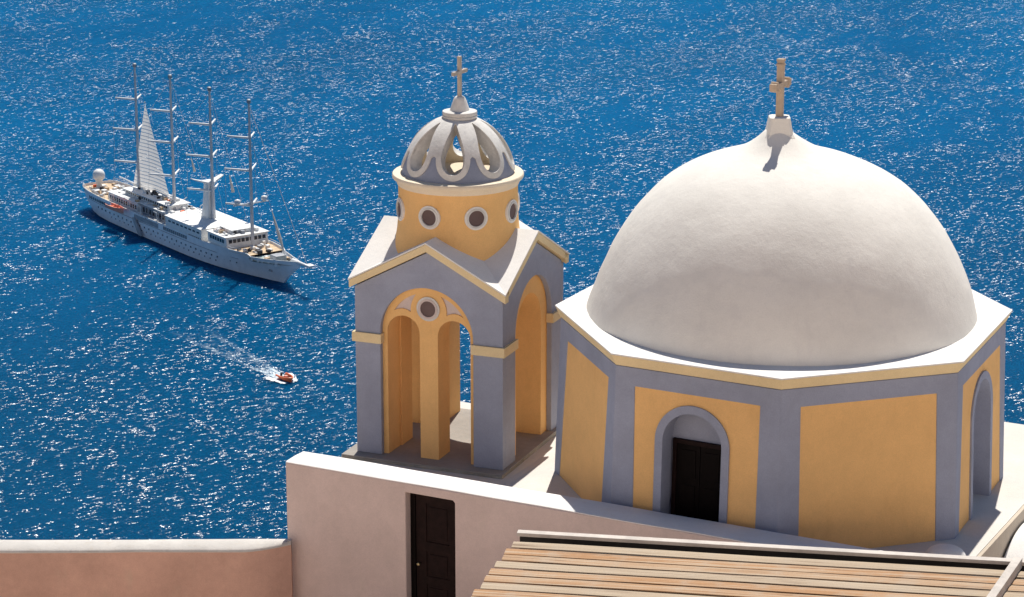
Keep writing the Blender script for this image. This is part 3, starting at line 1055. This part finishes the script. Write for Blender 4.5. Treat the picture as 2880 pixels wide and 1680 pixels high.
# ------------------------------------------------------------------ slatted pergola
def build_pergola():
    Z = -1.60
    u = Vector((0.953, 0.3015, 0))
    v = Vector((0.3015, -0.953, 0))
    O = Vector((-1.17, -7.37, Z))
    t = thing('pergola', 'slatted wooden pergola roof with pale edge beam, lower right', 'pergola', (O.x + 3.6 * u.x + 1.5 * v.x, O.y + 3.6 * u.y + 1.5 * v.y, -4.85), math.atan2(u.y, u.x))
    inv = t.rotation_euler.to_matrix().to_4x4()
    base = Matrix.Translation(t.location) @ inv
    bi = base.inverted()
    rotz = 0
    # local frame: x along the slats, y away from the viewer; o_l = back left corner
    ol = bi @ O
    zt = ol.z
    X0 = ol.x
    Y0 = ol.y
    MB().box(X0, X0 + 10.5, Y0 - 0.135, Y0, zt - 0.055, zt).obj('edge_beam', M['beam'], t, bevel=0.006)
    pitch = 0.272
    y = Y0 - 0.26
    left = lambda yy: X0 + 0.02 - (Y0 - yy) * 0.116
    rng = random.Random(3)
    xr = X0 + 7.10
    for k in range(15):
        wd = pitch * rng.uniform(0.82, 0.885)
        y1 = y - wd
        xl = left((y + y1) / 2) + rng.uniform(-0.03, 0.03)
        zz = zt - 0.085 + rng.uniform(-0.008, 0.008)
        tilt = rng.uniform(-0.006, 0.006)
        n = 14
        vs, fs = [], []
        xe = xr + (Y0 - y) * -0.26 + rng.uniform(2.8, 3.0)
        for i in range(n + 1):
            x = xl + (xe - xl) * i / n
            bow = 0.004 * math.sin(i * 0.9 + k)
            e0, e1 = rng.uniform(-0.004, 0.004), rng.uniform(-0.004, 0.004)
            for yy, dz in ((y + e0, tilt), ((y + y1) / 2, 0.012), (y1 + e1, -tilt)):
                vs.append((x, yy, zz + dz + bow))
            for yy in (y1 + e1, y + e0):
                vs.append((x, yy, zz - 0.016 + bow))
        for i in range(n):
            for j in range(5):
                j2 = (j + 1) % 5
                fs.append((i * 5 + j, i * 5 + j2, i * 5 + 5 + j2, i * 5 + 5 + j))
        fs += [tuple(range(5)), tuple(n * 5 + j for j in range(4, -1, -1))]
        cx = (xl + xe) / 2
        cy = (y + y1) / 2
        vs = [(a - cx, b - cy, c - zz) for a, b, c in vs]
        mesh_obj('slat', vs, fs, M['slat'], t, smooth=35, loc=(cx, cy, zz))
        y = y1 - pitch * rng.uniform(0.115, 0.17)
    MB().box(X0 + 0.25, X0 + 10.0, Y0 - 4.2, Y0 - 0.15, zt - 0.20, zt - 0.185).obj('shade_sheet', M['gap_shade'], t)  # added dark sheet, paints the gaps between slats as shade
    MB().box(X0 + 0.03, X0 + 10.4, Y0 - 0.05, Y0 - 0.01, zt - 0.42, zt - 0.057).obj('shade_board', M['gap_shade'], t)  # added dark board, stands in for the shadow under the edge beam
    # rafter on top at the right
    fr = Matrix.Translation((xr, Y0 - 0.10, 0)) @ Matrix.Rotation(R(-14.5), 4, 'Z')
    MB().box(-0.06, 0.06, -4.2, 0.0, zt - 0.09, zt + 0.06, fr).obj('rafter', M['beam'], t, bevel=0.006)
    # bearers and posts underneath
    for dx in (0.9, 3.6, 6.4):
        MB().box(X0 + dx - 0.05, X0 + dx + 0.05, Y0 - 4.3, Y0 - 0.14, zt - 0.34, zt - 0.202).obj('bearer', M['beam'], t)
        for dy in (0.5, 3.9):
            MB().box(X0 + dx - 0.06, X0 + dx + 0.06, Y0 - dy - 0.06, Y0 - dy + 0.06, 0.0, zt - 0.342).obj('post', M['beam'], t)
build_pergola()

# ------------------------------------------------------------------ sailing ship
SO = Vector((-429.39, 614.62, SEA_Z))
SA = R(-27.65)
def build_ship():
    t = thing('sailing_ship', 'white four masted sailing cruise ship with one sail set', 'ship', SO, SA)
    X = [-66, -65, -63, -60, -56, -50, -42, -30, -15, 0, 12, 22, 30, 38, 45, 51, 56, 60, 63.5, 66.5]
    def interp(tb, x):
        for (a, b), (c, d) in zip(tb, tb[1:]):
            if x <= c:
                k = max(0, min(1, (x - a) / (c - a)))
                k = k * k * (3 - 2 * k) if False else k
                return b + (d - b) * k
        return tb[-1][1]
    deckw = [(-66, 3.6), (-65, 5.2), (-62, 6.6), (-56, 7.5), (-45, 7.95), (-20, 8), (25, 8), (38, 7.5), (47, 6.1), (54, 4.2), (60, 2.3), (64, 0.9), (66.5, 0.12)]
    waterw = [(-66, 2.6), (-62, 4.6), (-56, 6.0), (-45, 7.4), (-25, 7.9), (15, 7.9), (28, 6.8), (38, 4.9), (47, 2.7), (53, 1.1), (56.5, 0.08), (66.5, 0.05)]
    keel = [(-66, 4.8), (-63, 2.6), (-59, 0.6), (-55, -1.5), (-40, -3), (53, -3), (55.5, -1.5), (58, 1.2), (62, 4.2), (66.5, 7.0)]
    rail = [(-66, 7.7), (-50, 7.1), (-20, 6.7), (20, 6.8), (44, 7.4), (46.5, 7.4), (47.5, 6.7), (56, 7.2), (66.5, 8.2)]
    vs, fs = [], []
    rows = 6
    for x in X:
        zk, zr = interp(keel, x), interp(rail, x)
        wd, ww = interp(deckw, x), interp(waterw, x)
        for s in (1, -1):
            for r in range(rows):
                q = r / (rows - 1)
                z = zk + (zr - zk) * q
                # flare grows towards the rail
                k = max(0, min(1, (z - 0) / max(zr, 0.1)))
                y = ww + (wd - ww) * (k ** 1.4 if x > 30 else k)
                if r == 0: y *= 0.75
                vs.append((x, s * y, z))
    m = rows * 2
    for i in range(len(X) - 1):
        for r in range(rows - 1):
            a = i * m + r
            fs.append((a, a + 1, a + m + 1, a + m))
            b = i * m + rows + r
            fs.append((b, b + m, b + m + 1, b + 1))
        fs.append((i * m, i * m + m, i * m + m + rows, i * m + rows))
    fs.append(tuple(list(range(rows)) + list(range(2 * rows - 1, rows - 1, -1))))
    e = (len(X) - 1) * m
    fs.append(tuple([e + j for j in range(rows)] + [e + j for j in range(2 * rows - 1, rows - 1, -1)]))
    hull = mesh_obj('hull', vs, fs, M['hull'], t, smooth=30)
    # boot stripe just above the water
    # decks
    def deck(xa, xb, drop, mat, n=16, name='deck'):
        vs, fs = [], []
        for i in range(n + 1):
            x = xa + (xb - xa) * i / n
            wd = interp(deckw, x) - 0.18
            z = interp(rail, x) - drop
            vs += [(x, wd, z), (x, -wd, z), (x, wd, z - 0.15), (x, -wd, z - 0.15)]
        for i in range(n):
            a = i * 4
            fs += [(a, a + 1, a + 5, a + 4), (a + 2, a + 6, a + 7, a + 3)]
        return mesh_obj(name, vs, fs, mat, t)
    deck(-65.5, -44, 0.75, M['teak'])
    deck(-44, 35, 0.55, M['ship_white'])
    deck(35, 46.4, 0.45, M['teak'])
    deck(46.5, 65.5, 1.1, M['bowdeck'])
    def rim(xa, xb, n=40):
        mb = MB()
        for s in (1, -1):
            mb.tube([(xa + (xb - xa) * i / n, s * (interp(deckw, xa + (xb - xa) * i / n) + .02), interp(rail, xa + (xb - xa) * i / n) + 0.1) for i in range(n + 1)], 0.16, 6)
        mb.obj('bulwark_rail', M['ship_white'], hull, smooth=50)
    rim(-65.5, -2)
    rim(34, 66.3)
    # rubbing strakes
    mb = MB()
    for zz in (4.6,):
        for s in (1, -1):
            pts = []
            for i in range(41):
                x = -58 + 98 * i / 40
                wd, ww = interp(deckw, x), interp(waterw, x)
                k = zz / interp(rail, x)
                pts.append((x, s * (ww + (wd - ww) * (k ** 1.4 if x > 30 else k) + 0.02), zz))
            mb.tube(pts, 0.10, 6)
    mb.obj('rubbing_strake', M['ship_grey'], hull)
    # portholes and window strips
    def side(x, z):
        wd, ww = interp(deckw, x), interp(waterw, x)
        k = max(0, z / interp(rail, x))
        return ww + (wd - ww) * (k ** 1.4 if x > 30 else k)
    mb = MB()
    for s in (1, -1):
        for i in range(30):
            x = -50 + 3.05 * i
            y = side(x, 3.2)
            mb.box(x - 0.28, x + 0.28, s * y - 0.06, s * y + 0.06, 2.95, 3.5)
        for i in range(24):
            x = -40 + 3.1 * i
            y = side(x, 1.9)
            mb.box(x - 0.2, x + 0.2, s * y - 0.06, s * y + 0.06, 1.7, 2.1)
        for i in range(11):
            x = -56 + 1.5 * i
            y = side(x, 5.5)
            mb.box(x - 0.35, x + 0.35, s * y - 0.10, s * y + 0.06, 5.1, 6.0)
        for i in range(12):
            x = -3 + 1.3 * i
            y = side(x, 5.5)
            mb.box(x - 0.36, x + 0.36, s * y - 0.07, s * y + 0.07, 5.15, 6.25)
    mb.obj('porthole', M['glass_dark'], hull, kind='stuff')
    mb = MB()
    for s in (1, -1):
        for x in (47.5, 50, 51.5, 54, 55.6, 58):
            y = side(x, 5.9)
            mb.box(x - 0.55, x + 0.55, s * y - 0.35, s * y + 0.10, 5.65, 6.05)
    mb.obj('fairlead', M['ship_white'], hull, kind='stuff')
    MB().box(52.3, 53.6, -side(53, 3.4) - 0.25, side(53, 3.4) + 0.25, 3.0, 3.7).obj('anchor_pocket', M['ship_grey'], hull)
    # deckhouses
    def house(xa, xb, y, z0, z1, roof=0.35, name='deckhouse', rake=0.0, mat='ship_white', wrows=()):
        vs = [(xa, -y, z0), (xb + rake, -y, z0), (xb + rake, y, z0), (xa, y, z0), (xa, -y, z1), (xb, -y, z1), (xb, y, z1), (xa, y, z1)]
        o = mesh_obj(name, vs, [(3, 2, 1, 0), (4, 5, 6, 7), (0, 1, 5, 4), (1, 2, 6, 5), (2, 3, 7, 6), (3, 0, 4, 7)], M[mat], t, bevel=0.12)
        MB().box(xa - roof, xb + roof, -y - roof, y + roof, z1 + 0.002, z1 + 0.22).obj('deckhouse_roof', M['ship_white'], o, bevel=0.06)
        if wrows:
            mb = MB()
            for (wa, wb, step, za_, zb_) in wrows:
                x = wa
                while x < wb:
                    for s in (1, -1):
                        mb.box(x, x + step * 0.62, s * y - 0.05, s * y + 0.05, za_, zb_)
                    x += step
            mb.obj('window', M['glass_dark'], o, kind='stuff')
        return o
    house(-44, -24, 6.4, 6.0, 9.4, wrows=((-43, -25, 1.6, 7.3, 8.6),))
    house(-23.5, -3, 5.4, 6.0, 9.4, mat='ship_grey', wrows=((-22, -4, 2.2, 7.0, 8.6),))
    house(-38, -8, 3.4, 9.62, 11.2, roof=0.7, wrows=((-37, -9, 1.5, 10.1, 10.8),))
    house(-2, 21, 7.95, 6.1, 9.9, roof=0.25, wrows=((0, 20, 2.6, 8.5, 9.0), (13, 21, 1.2, 6.9, 7.2)))
    # the big white awning roof, hipped
    ar = MB()
    ar.add([(-2.2, -8.1, 10.13), (21.2, -8.1, 10.13), (21.2, 8.1, 10.13), (-2.2, 8.1, 10.13), (0.5, 0, 11.2), (18.5, 0, 11.2)], [(0, 1, 5, 4), (1, 2, 5), (2, 3, 4, 5), (3, 0, 4), (3, 2, 1, 0)])
    ar.obj('awning', M['ship_white'], t)
    br = house(24, 35.2, 7.3, 6.1, 10.2, roof=0.4, name='bridge', rake=0.5)
    mb = MB()
    for i in range(9):
        y = -5.8 + 1.45 * i
        mb.box(35.0, 35.45, y - 0.55, y + 0.55, 8.4, 9.5)
    for s in (1, -1):
        for i in range(6):
            x = 26 + 1.5 * i
            mb.box(x - 0.55, x + 0.55, s * 7.3 - 0.05, s * 7.3 + 0.05, 8.4, 9.5)
    mb.obj('bridge_window', M['glass_dark'], br, kind='stuff')
    house(25, 32.5, 3.6, 10.43, 11.4, roof=0.3)
    MB().box(52.0, 55.5, -1.9, 1.9, 5.6, 8.0).obj('windlass_house', M['ship_grey'], t, bevel=0.2)
    # deck clutter: lockers, chairs, winches, ventilators
    rng = random.Random(11)
    for mat, cnt in (('ship_white', 110), ('ship_grey', 70), ('teak', 30), ('rubber', 40), ('orange', 12)):
        mb = MB()
        for i in range(cnt):
            zone = rng.choice([(-63, -45, 5.5, 6.55), (-63, -45, 5.5, 6.55), (-43, -25, 6.0, 9.62), (-22, -4, 5.0, 9.62), (-36, -10, 3, 11.42), (36, 46, 6, 6.9), (48, 58, 3, 5.75), (26, 34, 6.4, 10.42), (-22, -3, 7.6, 6.2)])
            x, y = rng.uniform(zone[0], zone[1]), rng.uniform(-zone[2], zone[2])
            a, b, h = rng.uniform(0.25, 1.0), rng.uniform(0.2, 0.7), rng.uniform(0.25, 1.1)
            mb.box(x - a, x + a, y - b, y + b, zone[3], zone[3] + h)
        mb.obj('deck_fitting', M[mat], t, kind='stuff')
    # rail stanchions on the open decks
    mb = MB()
    for s in (1, -1):
        for i in range(26):
            x = -64 + 0.8 * i
            y = s * (interp(deckw, x) - 0.1)
            mb.tube([(x, y, interp(rail, x)), (x, y, interp(rail, x) + 1.0)], 0.05, 5)
        mb.tube([(-64 + 0.8 * i, s * (interp(deckw, -64 + 0.8 * i) - 0.1), interp(rail, -64 + 0.8 * i) + 1.0) for i in range(26)], 0.06, 5)
        mb.tube([(36 + 0.5 * i, s * (interp(deckw, 36 + 0.5 * i) - 0.1), interp(rail, 36 + 0.5 * i) + 0.9) for i in range(20)], 0.07, 5)
    mb.obj('deck_rail', M['ship_white'], t, kind='stuff')
    # masts with swept spreaders
    for k, x in enumerate((-34.4, -10.6, 14.6, 38.6)):
        zb = (9.4, 9.4, 9.9, 6.6)[k]
        ms = MB().tube([(x, 0, zb), (x, 0, 20), (x, 0, 36), (x, 0, 51.5)], [0.56, 0.52, 0.45, 0.33], 10).obj('mast', M['mast'], t, smooth=50)
        MB().lathe([(0.45, 51.2), (0.62, 51.4), (0.62, 52.3), (0.3, 52.5)], 10, (x, 0, 0)).obj('masthead', M['ship_grey'], ms, smooth=40)
        for z in (40.7, 30.7, 20.0):
            ln = 1.0 if z < 35 else 0.85
            for s in (1, -1):
                MB().tube([(x, 0, z), (x - 6.3 * ln, s * 5.4 * ln, z + 0.25)], [0.42, 0.28], 8).obj('spreader', M['ship_white'], ms, smooth=50)
        # boom along the deck
        if k < 3:
            bz = (12.3, 12.3, 12.0)[k]
            MB().tube([(x - 0.4, 0, bz), (x - 12, -1.0 + k, bz + 1.0 - 0.5 * k)], [0.32, 0.22], 8).obj('boom', M['ship_white'], ms, smooth=50)
        mb = MB()
        for s in (1, -1):
            pts = [(x, 0, 51)]
            for z, ln in ((40.7, 0.85), (30.7, 1.0), (20.0, 1.0)):
                pts.append((x - 6.3 * ln, s * 5.2 * ln, z + 0.25))
            pts.append((x - 5, s * 7.2, 7.5))
            mb.tube(pts, 0.045, 4)
        mb.obj('shroud', M['mast'], ms)
    # set sail between the two after masts, in sewn panels
    top, bl, brr = Vector((-28.3, 0, 40.3)), Vector((-37.6, -0.6, 11.7)), Vector((-14.4, 0.4, 11.9))
    sail = MB().tube([(-28.3, 0, 40.5), (-28.3, 0, 41.0)], 0.2, 6).obj('sail', M['sail'], t)
    npan = 24
    for i in range(npan):
        f0, f1 = i / npan, (i + 0.965) / npan
        vs, fs = [], []
        for j in range(7):
            g = j / 6
            for f in (f0, f1):
                a, b = bl.lerp(top, f), brr.lerp(top, f)
                p = a.lerp(b, g)
                p.y += 1.1 * math.sin(math.pi * g) * (1 - f) + 0.12 * (f1 - f > 0)
                vs.append(tuple(p))
        for j in range(6):
            fs.append((2 * j, 2 * j + 2, 2 * j + 3, 2 * j + 1))
        mesh_obj('sail_panel', vs, fs, M['sail'], sail, smooth=50)
    # funnel with winged top
    fn = MB()
    vs = []
    for z, xa, xb, y in ((9.9, 8.9, 14.0, 1.5), (14, 9.9, 14.0, 1.25), (21.5, 10.9, 14.0, 1.1), (22.8, 10.4, 14.6, 1.6)):
        vs += [(xa, -y, z), (xb, -y, z), (xb, y, z), (xa, y, z)]
    fs = [(3, 2, 1, 0), (12, 13, 14, 15)]
    for k in range(3):
        for i in range(4):
            fs.append((4 * k + i, 4 * k + (i + 1) % 4, 4 * k + 4 + (i + 1) % 4, 4 * k + 4 + i))
    fo = mesh_obj('funnel', vs, fs, M['ship_white'], t, bevel=0.25, smooth=40)
    for s in (1, -1):
        MB().add([(11, s * 1.0, 22.0), (14, s * 1.0, 22.0), (12.2, s * 5.4, 23.6), (10.4, s * 5.4, 23.6), (11, s * 1.0, 22.6), (14, s * 1.0, 22.6), (12.2, s * 5.4, 23.9), (10.4, s * 5.4, 23.9)],
                 [(0, 1, 2, 3), (7, 6, 5, 4), (0, 4, 5, 1), (1, 5, 6, 2), (2, 6, 7, 3), (3, 7, 4, 0)]).obj('funnel_wing', M['ship_white'], fo)
    # radar yard on the foremast
    mb = MB()
    mb.tube([(38.2, -6, 20.6), (38.2, 6, 20.6)], 0.22, 6)
    mb.lathe([(0.1, 20.7), (0.8, 21.0), (1.0, 21.6), (0.8, 22.2), (0.1, 22.5)], 12, (38.2, 4.6, 0))
    mb.lathe([(0.1, 20.7), (0.8, 21.0), (1.0, 21.6), (0.8, 22.2), (0.1, 22.5)], 12, (38.2, -4.6, 0))
    mb.obj('radar', M['ship_white'], t, smooth=50)
    # white satellite ball at the stern
    prof = [(0.02, -2.05)] + [(2.05 * math.cos(R(a)), 2.05 * math.sin(R(a))) for a in range(-80, 90, 10)] + [(0.02, 2.05)]
    rd = MB().lathe(prof, 24, (-61.6, -0.9, 11.0)).obj('radome', M['ship_white'], t, smooth=60)
    MB().lathe([(1.0, 6.4), (0.9, 8.2), (1.35, 9.6)], 16, (-61.6, -0.9, 0)).obj('radome_pedestal', M['ship_white'], rd, smooth=50)
    # bowsprit and headstays with furled sail
    bs = MB().tube([(62, 0, 7.9), (72.8, 0, 8.1)], [0.7, 0.35], 10).obj('bowsprit', M['ship_white'], t, smooth=50)
    MB().box(70.5, 73.2, -1.0, 1.0, 8.4, 8.7).obj('bowsprit_platform', M['ship_white'], bs)
    st = MB()
    st.tube([(70.2, 0, 8.6), (38.8, 0, 50.5)], 0.10, 5)
    st.tube([(58, 0, 8.0), (38.8, 0, 41)], 0.07, 5)
    st.tube([(15.0, 0, 50.5), (38.4, 0, 10)], 0.06, 4)
    st.tube([(-10.0, 0, 50.5), (14.3, 0, 14)], 0.06, 4)
    st.obj('stay', M['mast'], t)
    MB().tube([(57.2, 0, 9.5), (55, 0, 13.2), (52.5, 0, 17.5), (50.6, 0, 20.9)], [0.15, 0.55, 0.35, 0.10], 8).obj('furled_sail', M['sail'], t, smooth=50)
    # forestay sail lashed to the mizzen stays
    MB().tube([(3.5, 0, 24), (1.5, 0, 28)], [0.5, 0.15], 6).obj('furled_sail', M['sail'], t, smooth=50)
    MB().tube([(27.5, 0, 22), (25.5, 0, 27)], [0.6, 0.15], 6).obj('furled_sail', M['sail'], t, smooth=50)
    # davits on the starboard side
    mb = MB()
    for x in (-37.5, -27.0, -19, -8):
        mb.tube([(x, -7.6, 6.6), (x, -7.8, 9.6), (x, -8.9, 10.2)], 0.2, 6)
        mb.tube([(x, 7.6, 6.6), (x, 7.8, 9.6), (x, 8.9, 10.2)], 0.2, 6)
    mb.obj('davit', M['ship_white'], t, kind='stuff')
    # open side bay amidships: dark recess frame and gangway
    mb = MB()
    mb.box(-23.0, -7.0, -8.12, -7.7, 4.9, 6.3)
    mb.obj('side_bay', M['ship_grey'], hull)
    mb = MB()
    mb.add([(-23.5, -8.1, 5.2), (-21.5, -8.1, 5.2), (-16.5, -8.6, 0.5), (-18.5, -8.6, 0.5), (-23.5, -8.7, 5.2), (-21.5, -8.7, 5.2), (-16.5, -9.2, 0.5), (-18.5, -9.2, 0.5)],
           [(0, 1, 2, 3), (7, 6, 5, 4), (0, 4, 5, 1), (1, 5, 6, 2), (2, 6, 7, 3), (3, 7, 4, 0)])
    mb.obj('gangway', M['ship_grey'], hull)
    return t
ship = build_ship()

def boat_hull(L, B, H, n=16, x_off=0):
    """open boat: outside shell, gunwale, inside shell"""
    vs, fs = [], []
    for i in range(n + 1):
        q = i / n
        x = -L / 2 + L * q
        w_ = B / 2 * (1 - max(0, (q - 0.45) / 0.55) ** 2.2) * (0.86 + 0.14 * min(1, q / 0.2))
        w_ = max(w_, 0.03)
        sh = H * (1 + 0.25 * q ** 3)
        ring = [(0, 0.0), (0.55, 0.06), (0.9, 0.45), (1.0, 1.0), (0.82, 1.0), (0.75, 0.5), (0, 0.42)]
        for (a, b) in ring:
            vs.append((x, w_ * a, sh * b))
        for (a, b) in reversed(ring[1:-1]):
            vs.append((x, -w_ * a, sh * b))
    m = 12
    for i in range(n):
        for j in range(m):
            j2 = (j + 1) % m
            fs.append((i * m + j, i * m + m + j, i * m + m + j2, i * m + j2))
    fs.append(tuple(range(m)))
    fs.append(tuple(n * m + j for j in range(m - 1, -1, -1)))
    return vs, fs

# lifeboat hanging from the ship's side
def build_lifeboat():
    ms = Matrix.Translation(SO) @ Matrix.Rotation(SA, 4, 'Z')
    p = ms @ Vector((-32.0, -9.9, 5.9))
    t = thing('lifeboat', 'faded orange open lifeboat slung from the ship\'s side near the stern', 'lifeboat', p, SA)
    v, f = boat_hull(10.5, 3.0, 1.5)
    mesh_obj('hull', v, f, M['orange_pale'], t, smooth=40)
    mb = MB()
    for x in (-3, -1, 1, 2.6):
        mb.box(x - 0.25, x + 0.25, -1.15, 1.15, 0.95, 1.08)
    mb.obj('thwart', M['orange'], t)
    mb = MB()
    for x in (-4.0, 4.0):
        mb.tube([(x, 0, 1.0), (x, 0.9, 4.3)], 0.06, 5)
    mb.obj('fall_rope', M['ship_white'], t)
build_lifeboat()

# orange tender running towards the shore, and its wake
BH = math.atan2(-0.49, 0.87)
BP = Vector((-327.2, 505.6, SEA_Z + 0.05))
def build_tender():
    t = thing('motor_tender', 'small orange motor boat speeding ahead of white wake', 'motor boat', BP, BH)
    v, f = boat_hull(5.6, 3.0, 0.95)
    mesh_obj('hull', v, f, M['orange'], t, smooth=40)
    mb = MB()
    pts = []
    for s in (1, -1):
        P = []
        for i in range(9):
            q = i / 8
            w_ = 1.48 * (1 - max(0, (q - 0.4) / 0.6) ** 2.2)
            P.append((-2.8 + 5.7 * q, s * w_, 0.95 * (1 + 0.25 * q ** 3)))
        pts.append(P)
    mb.tube(pts[0] + list(reversed(pts[1])), 0.24, 8)
    mb.obj('gunwale_tube', M['orange'], t, smooth=50)
    MB().box(-2.5, 1.5, -1.05, 1.05, 0.42, 0.52).obj('floor', M['rubber'], t)
    MB().box(-0.5, 0.3, -0.42, 0.42, 0.46, 1.25).obj('console', M['orange_pale'], t, bevel=0.08)
    MB().box(-1.5, -0.9, -0.6, 0.6, 0.46, 0.95).obj('seat', M['skin'], t, bevel=0.08)
    MB().box(1.0, 1.8, -0.7, 0.7, 0.5, 0.95).obj('bow_cushion', M['skin'], t, bevel=0.08)
    MB().box(-2.95, -2.5, -0.25, 0.25, 0.3, 1.3).obj('outboard_motor', M['rubber'], t, bevel=0.06)
build_tender()
def trail_mat(bp, d, n):
    m, nt, p = new_mat('thin_foam_trail')
    geo = nt.nodes.new('ShaderNodeNewGeometry')
    rel = nt.nodes.new('ShaderNodeVectorMath'); rel.operation = 'SUBTRACT'
    nt.links.new(geo.outputs['Position'], rel.inputs[0]); rel.inputs[1].default_value = bp
    def dot(v):
        q = nt.nodes.new('ShaderNodeVectorMath'); q.operation = 'DOT_PRODUCT'
        nt.links.new(rel.outputs[0], q.inputs[0]); q.inputs[1].default_value = v
        return q.outputs['Value']
    s_ = mathn(nt, 'MULTIPLY', dot(d), -1.0)
    a_ = mathn(nt, 'ABSOLUTE', dot(n))
    wid = mathn(nt, 'ADD', mathn(nt, 'MULTIPLY', s_, 0.095), 1.7)
    q = mathn(nt, 'DIVIDE', a_, wid)
    nz = N(nt, 'ShaderNodeTexNoise', Scale=0.55, Detail=8.0, Roughness=0.8)
    nt.links.new(geo.outputs['Position'], nz.inputs['Vector'])
    # foam lies in two lines along the edges, thin in between
    edge = mathn(nt, 'ADD', mathn(nt, 'MULTIPLY', ramp(nt, q, 0.2, 0.7), 0.07), 0.02)
    rim = mathn(nt, 'MULTIPLY', ramp(nt, q, 1.0, 0.55), ramp(nt, s_, 66.0, 6.0))
    lv = mathn(nt, 'ADD', mathn(nt, 'SUBTRACT', nz.outputs[0], 0.525), edge)
    lv = mathn(nt, 'ADD', lv, mathn(nt, 'MULTIPLY', ramp(nt, s_, 20.0, 1.0), 0.17))
    al = mathn(nt, 'MULTIPLY', mathn(nt, 'MULTIPLY', ramp(nt, lv, 0.0, 0.22), rim), 0.8)
    nt.links.new(al, p.inputs['Alpha'])
    p.inputs['Base Color'].default_value = (0.62, 0.76, 0.84, 1)
    p.inputs['Roughness'].default_value = 0.9
    return m
def build_wake():
    rng = random.Random(5)
    d = Vector((math.cos(BH), math.sin(BH), 0))
    n = Vector((-d.y, d.x, 0))
    vs, fs = [], []
    def flake(c, r, el, rotv, h=0.05):
        k = len(vs)
        m = 7
        for i in range(m):
            a = 2 * math.pi * i / m
            q = r * rng.uniform(0.55, 1.15)
            x, y = q * el * math.cos(a), q * math.sin(a)
            vs.append((c.x + x * math.cos(rotv) - y * math.sin(rotv), c.y + x * math.sin(rotv) + y * math.cos(rotv), SEA_Z + h + rng.uniform(0, 0.02)))
        vs.append((c.x, c.y, SEA_Z + h + r * 0.25))
        for i in range(m):
            fs.append((k + i, k + (i + 1) % m, k + m))
    for i in range(190):
        s = 2.2 + 30 * rng.random() ** 2.4
        arm = rng.choice((1, -1, 1, -1, 0))
        spread = 0.9 + s * 0.085
        off = arm * spread + rng.gauss(0, 0.55 + 0.05 * s)
        fade = max(0.1, 1 - s / 40)
        flake(BP - d * s + n * off, rng.uniform(0.08, 0.30) * (0.4 + fade * 0.8), rng.uniform(1.0, 3.0), BH + rng.uniform(-0.4, 0.4))
    for i in range(210):
        s = rng.uniform(-2.0, 5.0)
        side_ = rng.choice((1, -1))
        flake(BP - d * s + n * side_ * (1.5 + max(0, s + 2) * 0.16 + abs(rng.gauss(0, 0.55))), rng.uniform(0.15, 0.55), rng.uniform(1, 2.2), BH + side_ * -0.3, h=0.10)
    # the churned trail itself: a thin sheet of broken foam, thinning out with distance
    k0, nl, nw = len(vs), 70, 8
    for i in range(nl + 1):
        s = 1.5 + 66 * i / nl
        for j in range(nw + 1):
            q = -1 + 2 * j / nw
            p = BP - d * s + n * q * (1.7 + s * 0.095) + n * 0.6 * math.sin(s * 0.05)
            vs.append((p.x, p.y, SEA_Z + 0.03))
    n1 = len(fs)
    for i in range(nl):
        for j in range(nw):
            a = k0 + i * (nw + 1) + j
            fs.append((a, a + 1, a + nw + 2, a + nw + 1))
    M['trail'] = trail_mat(BP, d, n)
    o = mesh_obj('wake_foam', vs, fs, M['foam'])
    o.data.materials.append(M['trail'])
    for poly in o.data.polygons:
        if len(poly.vertices) == 4:
            poly.material_index = 1
    tag(o, 'white foam wake trailing behind the orange motor boat', None, kind='stuff')
build_wake()
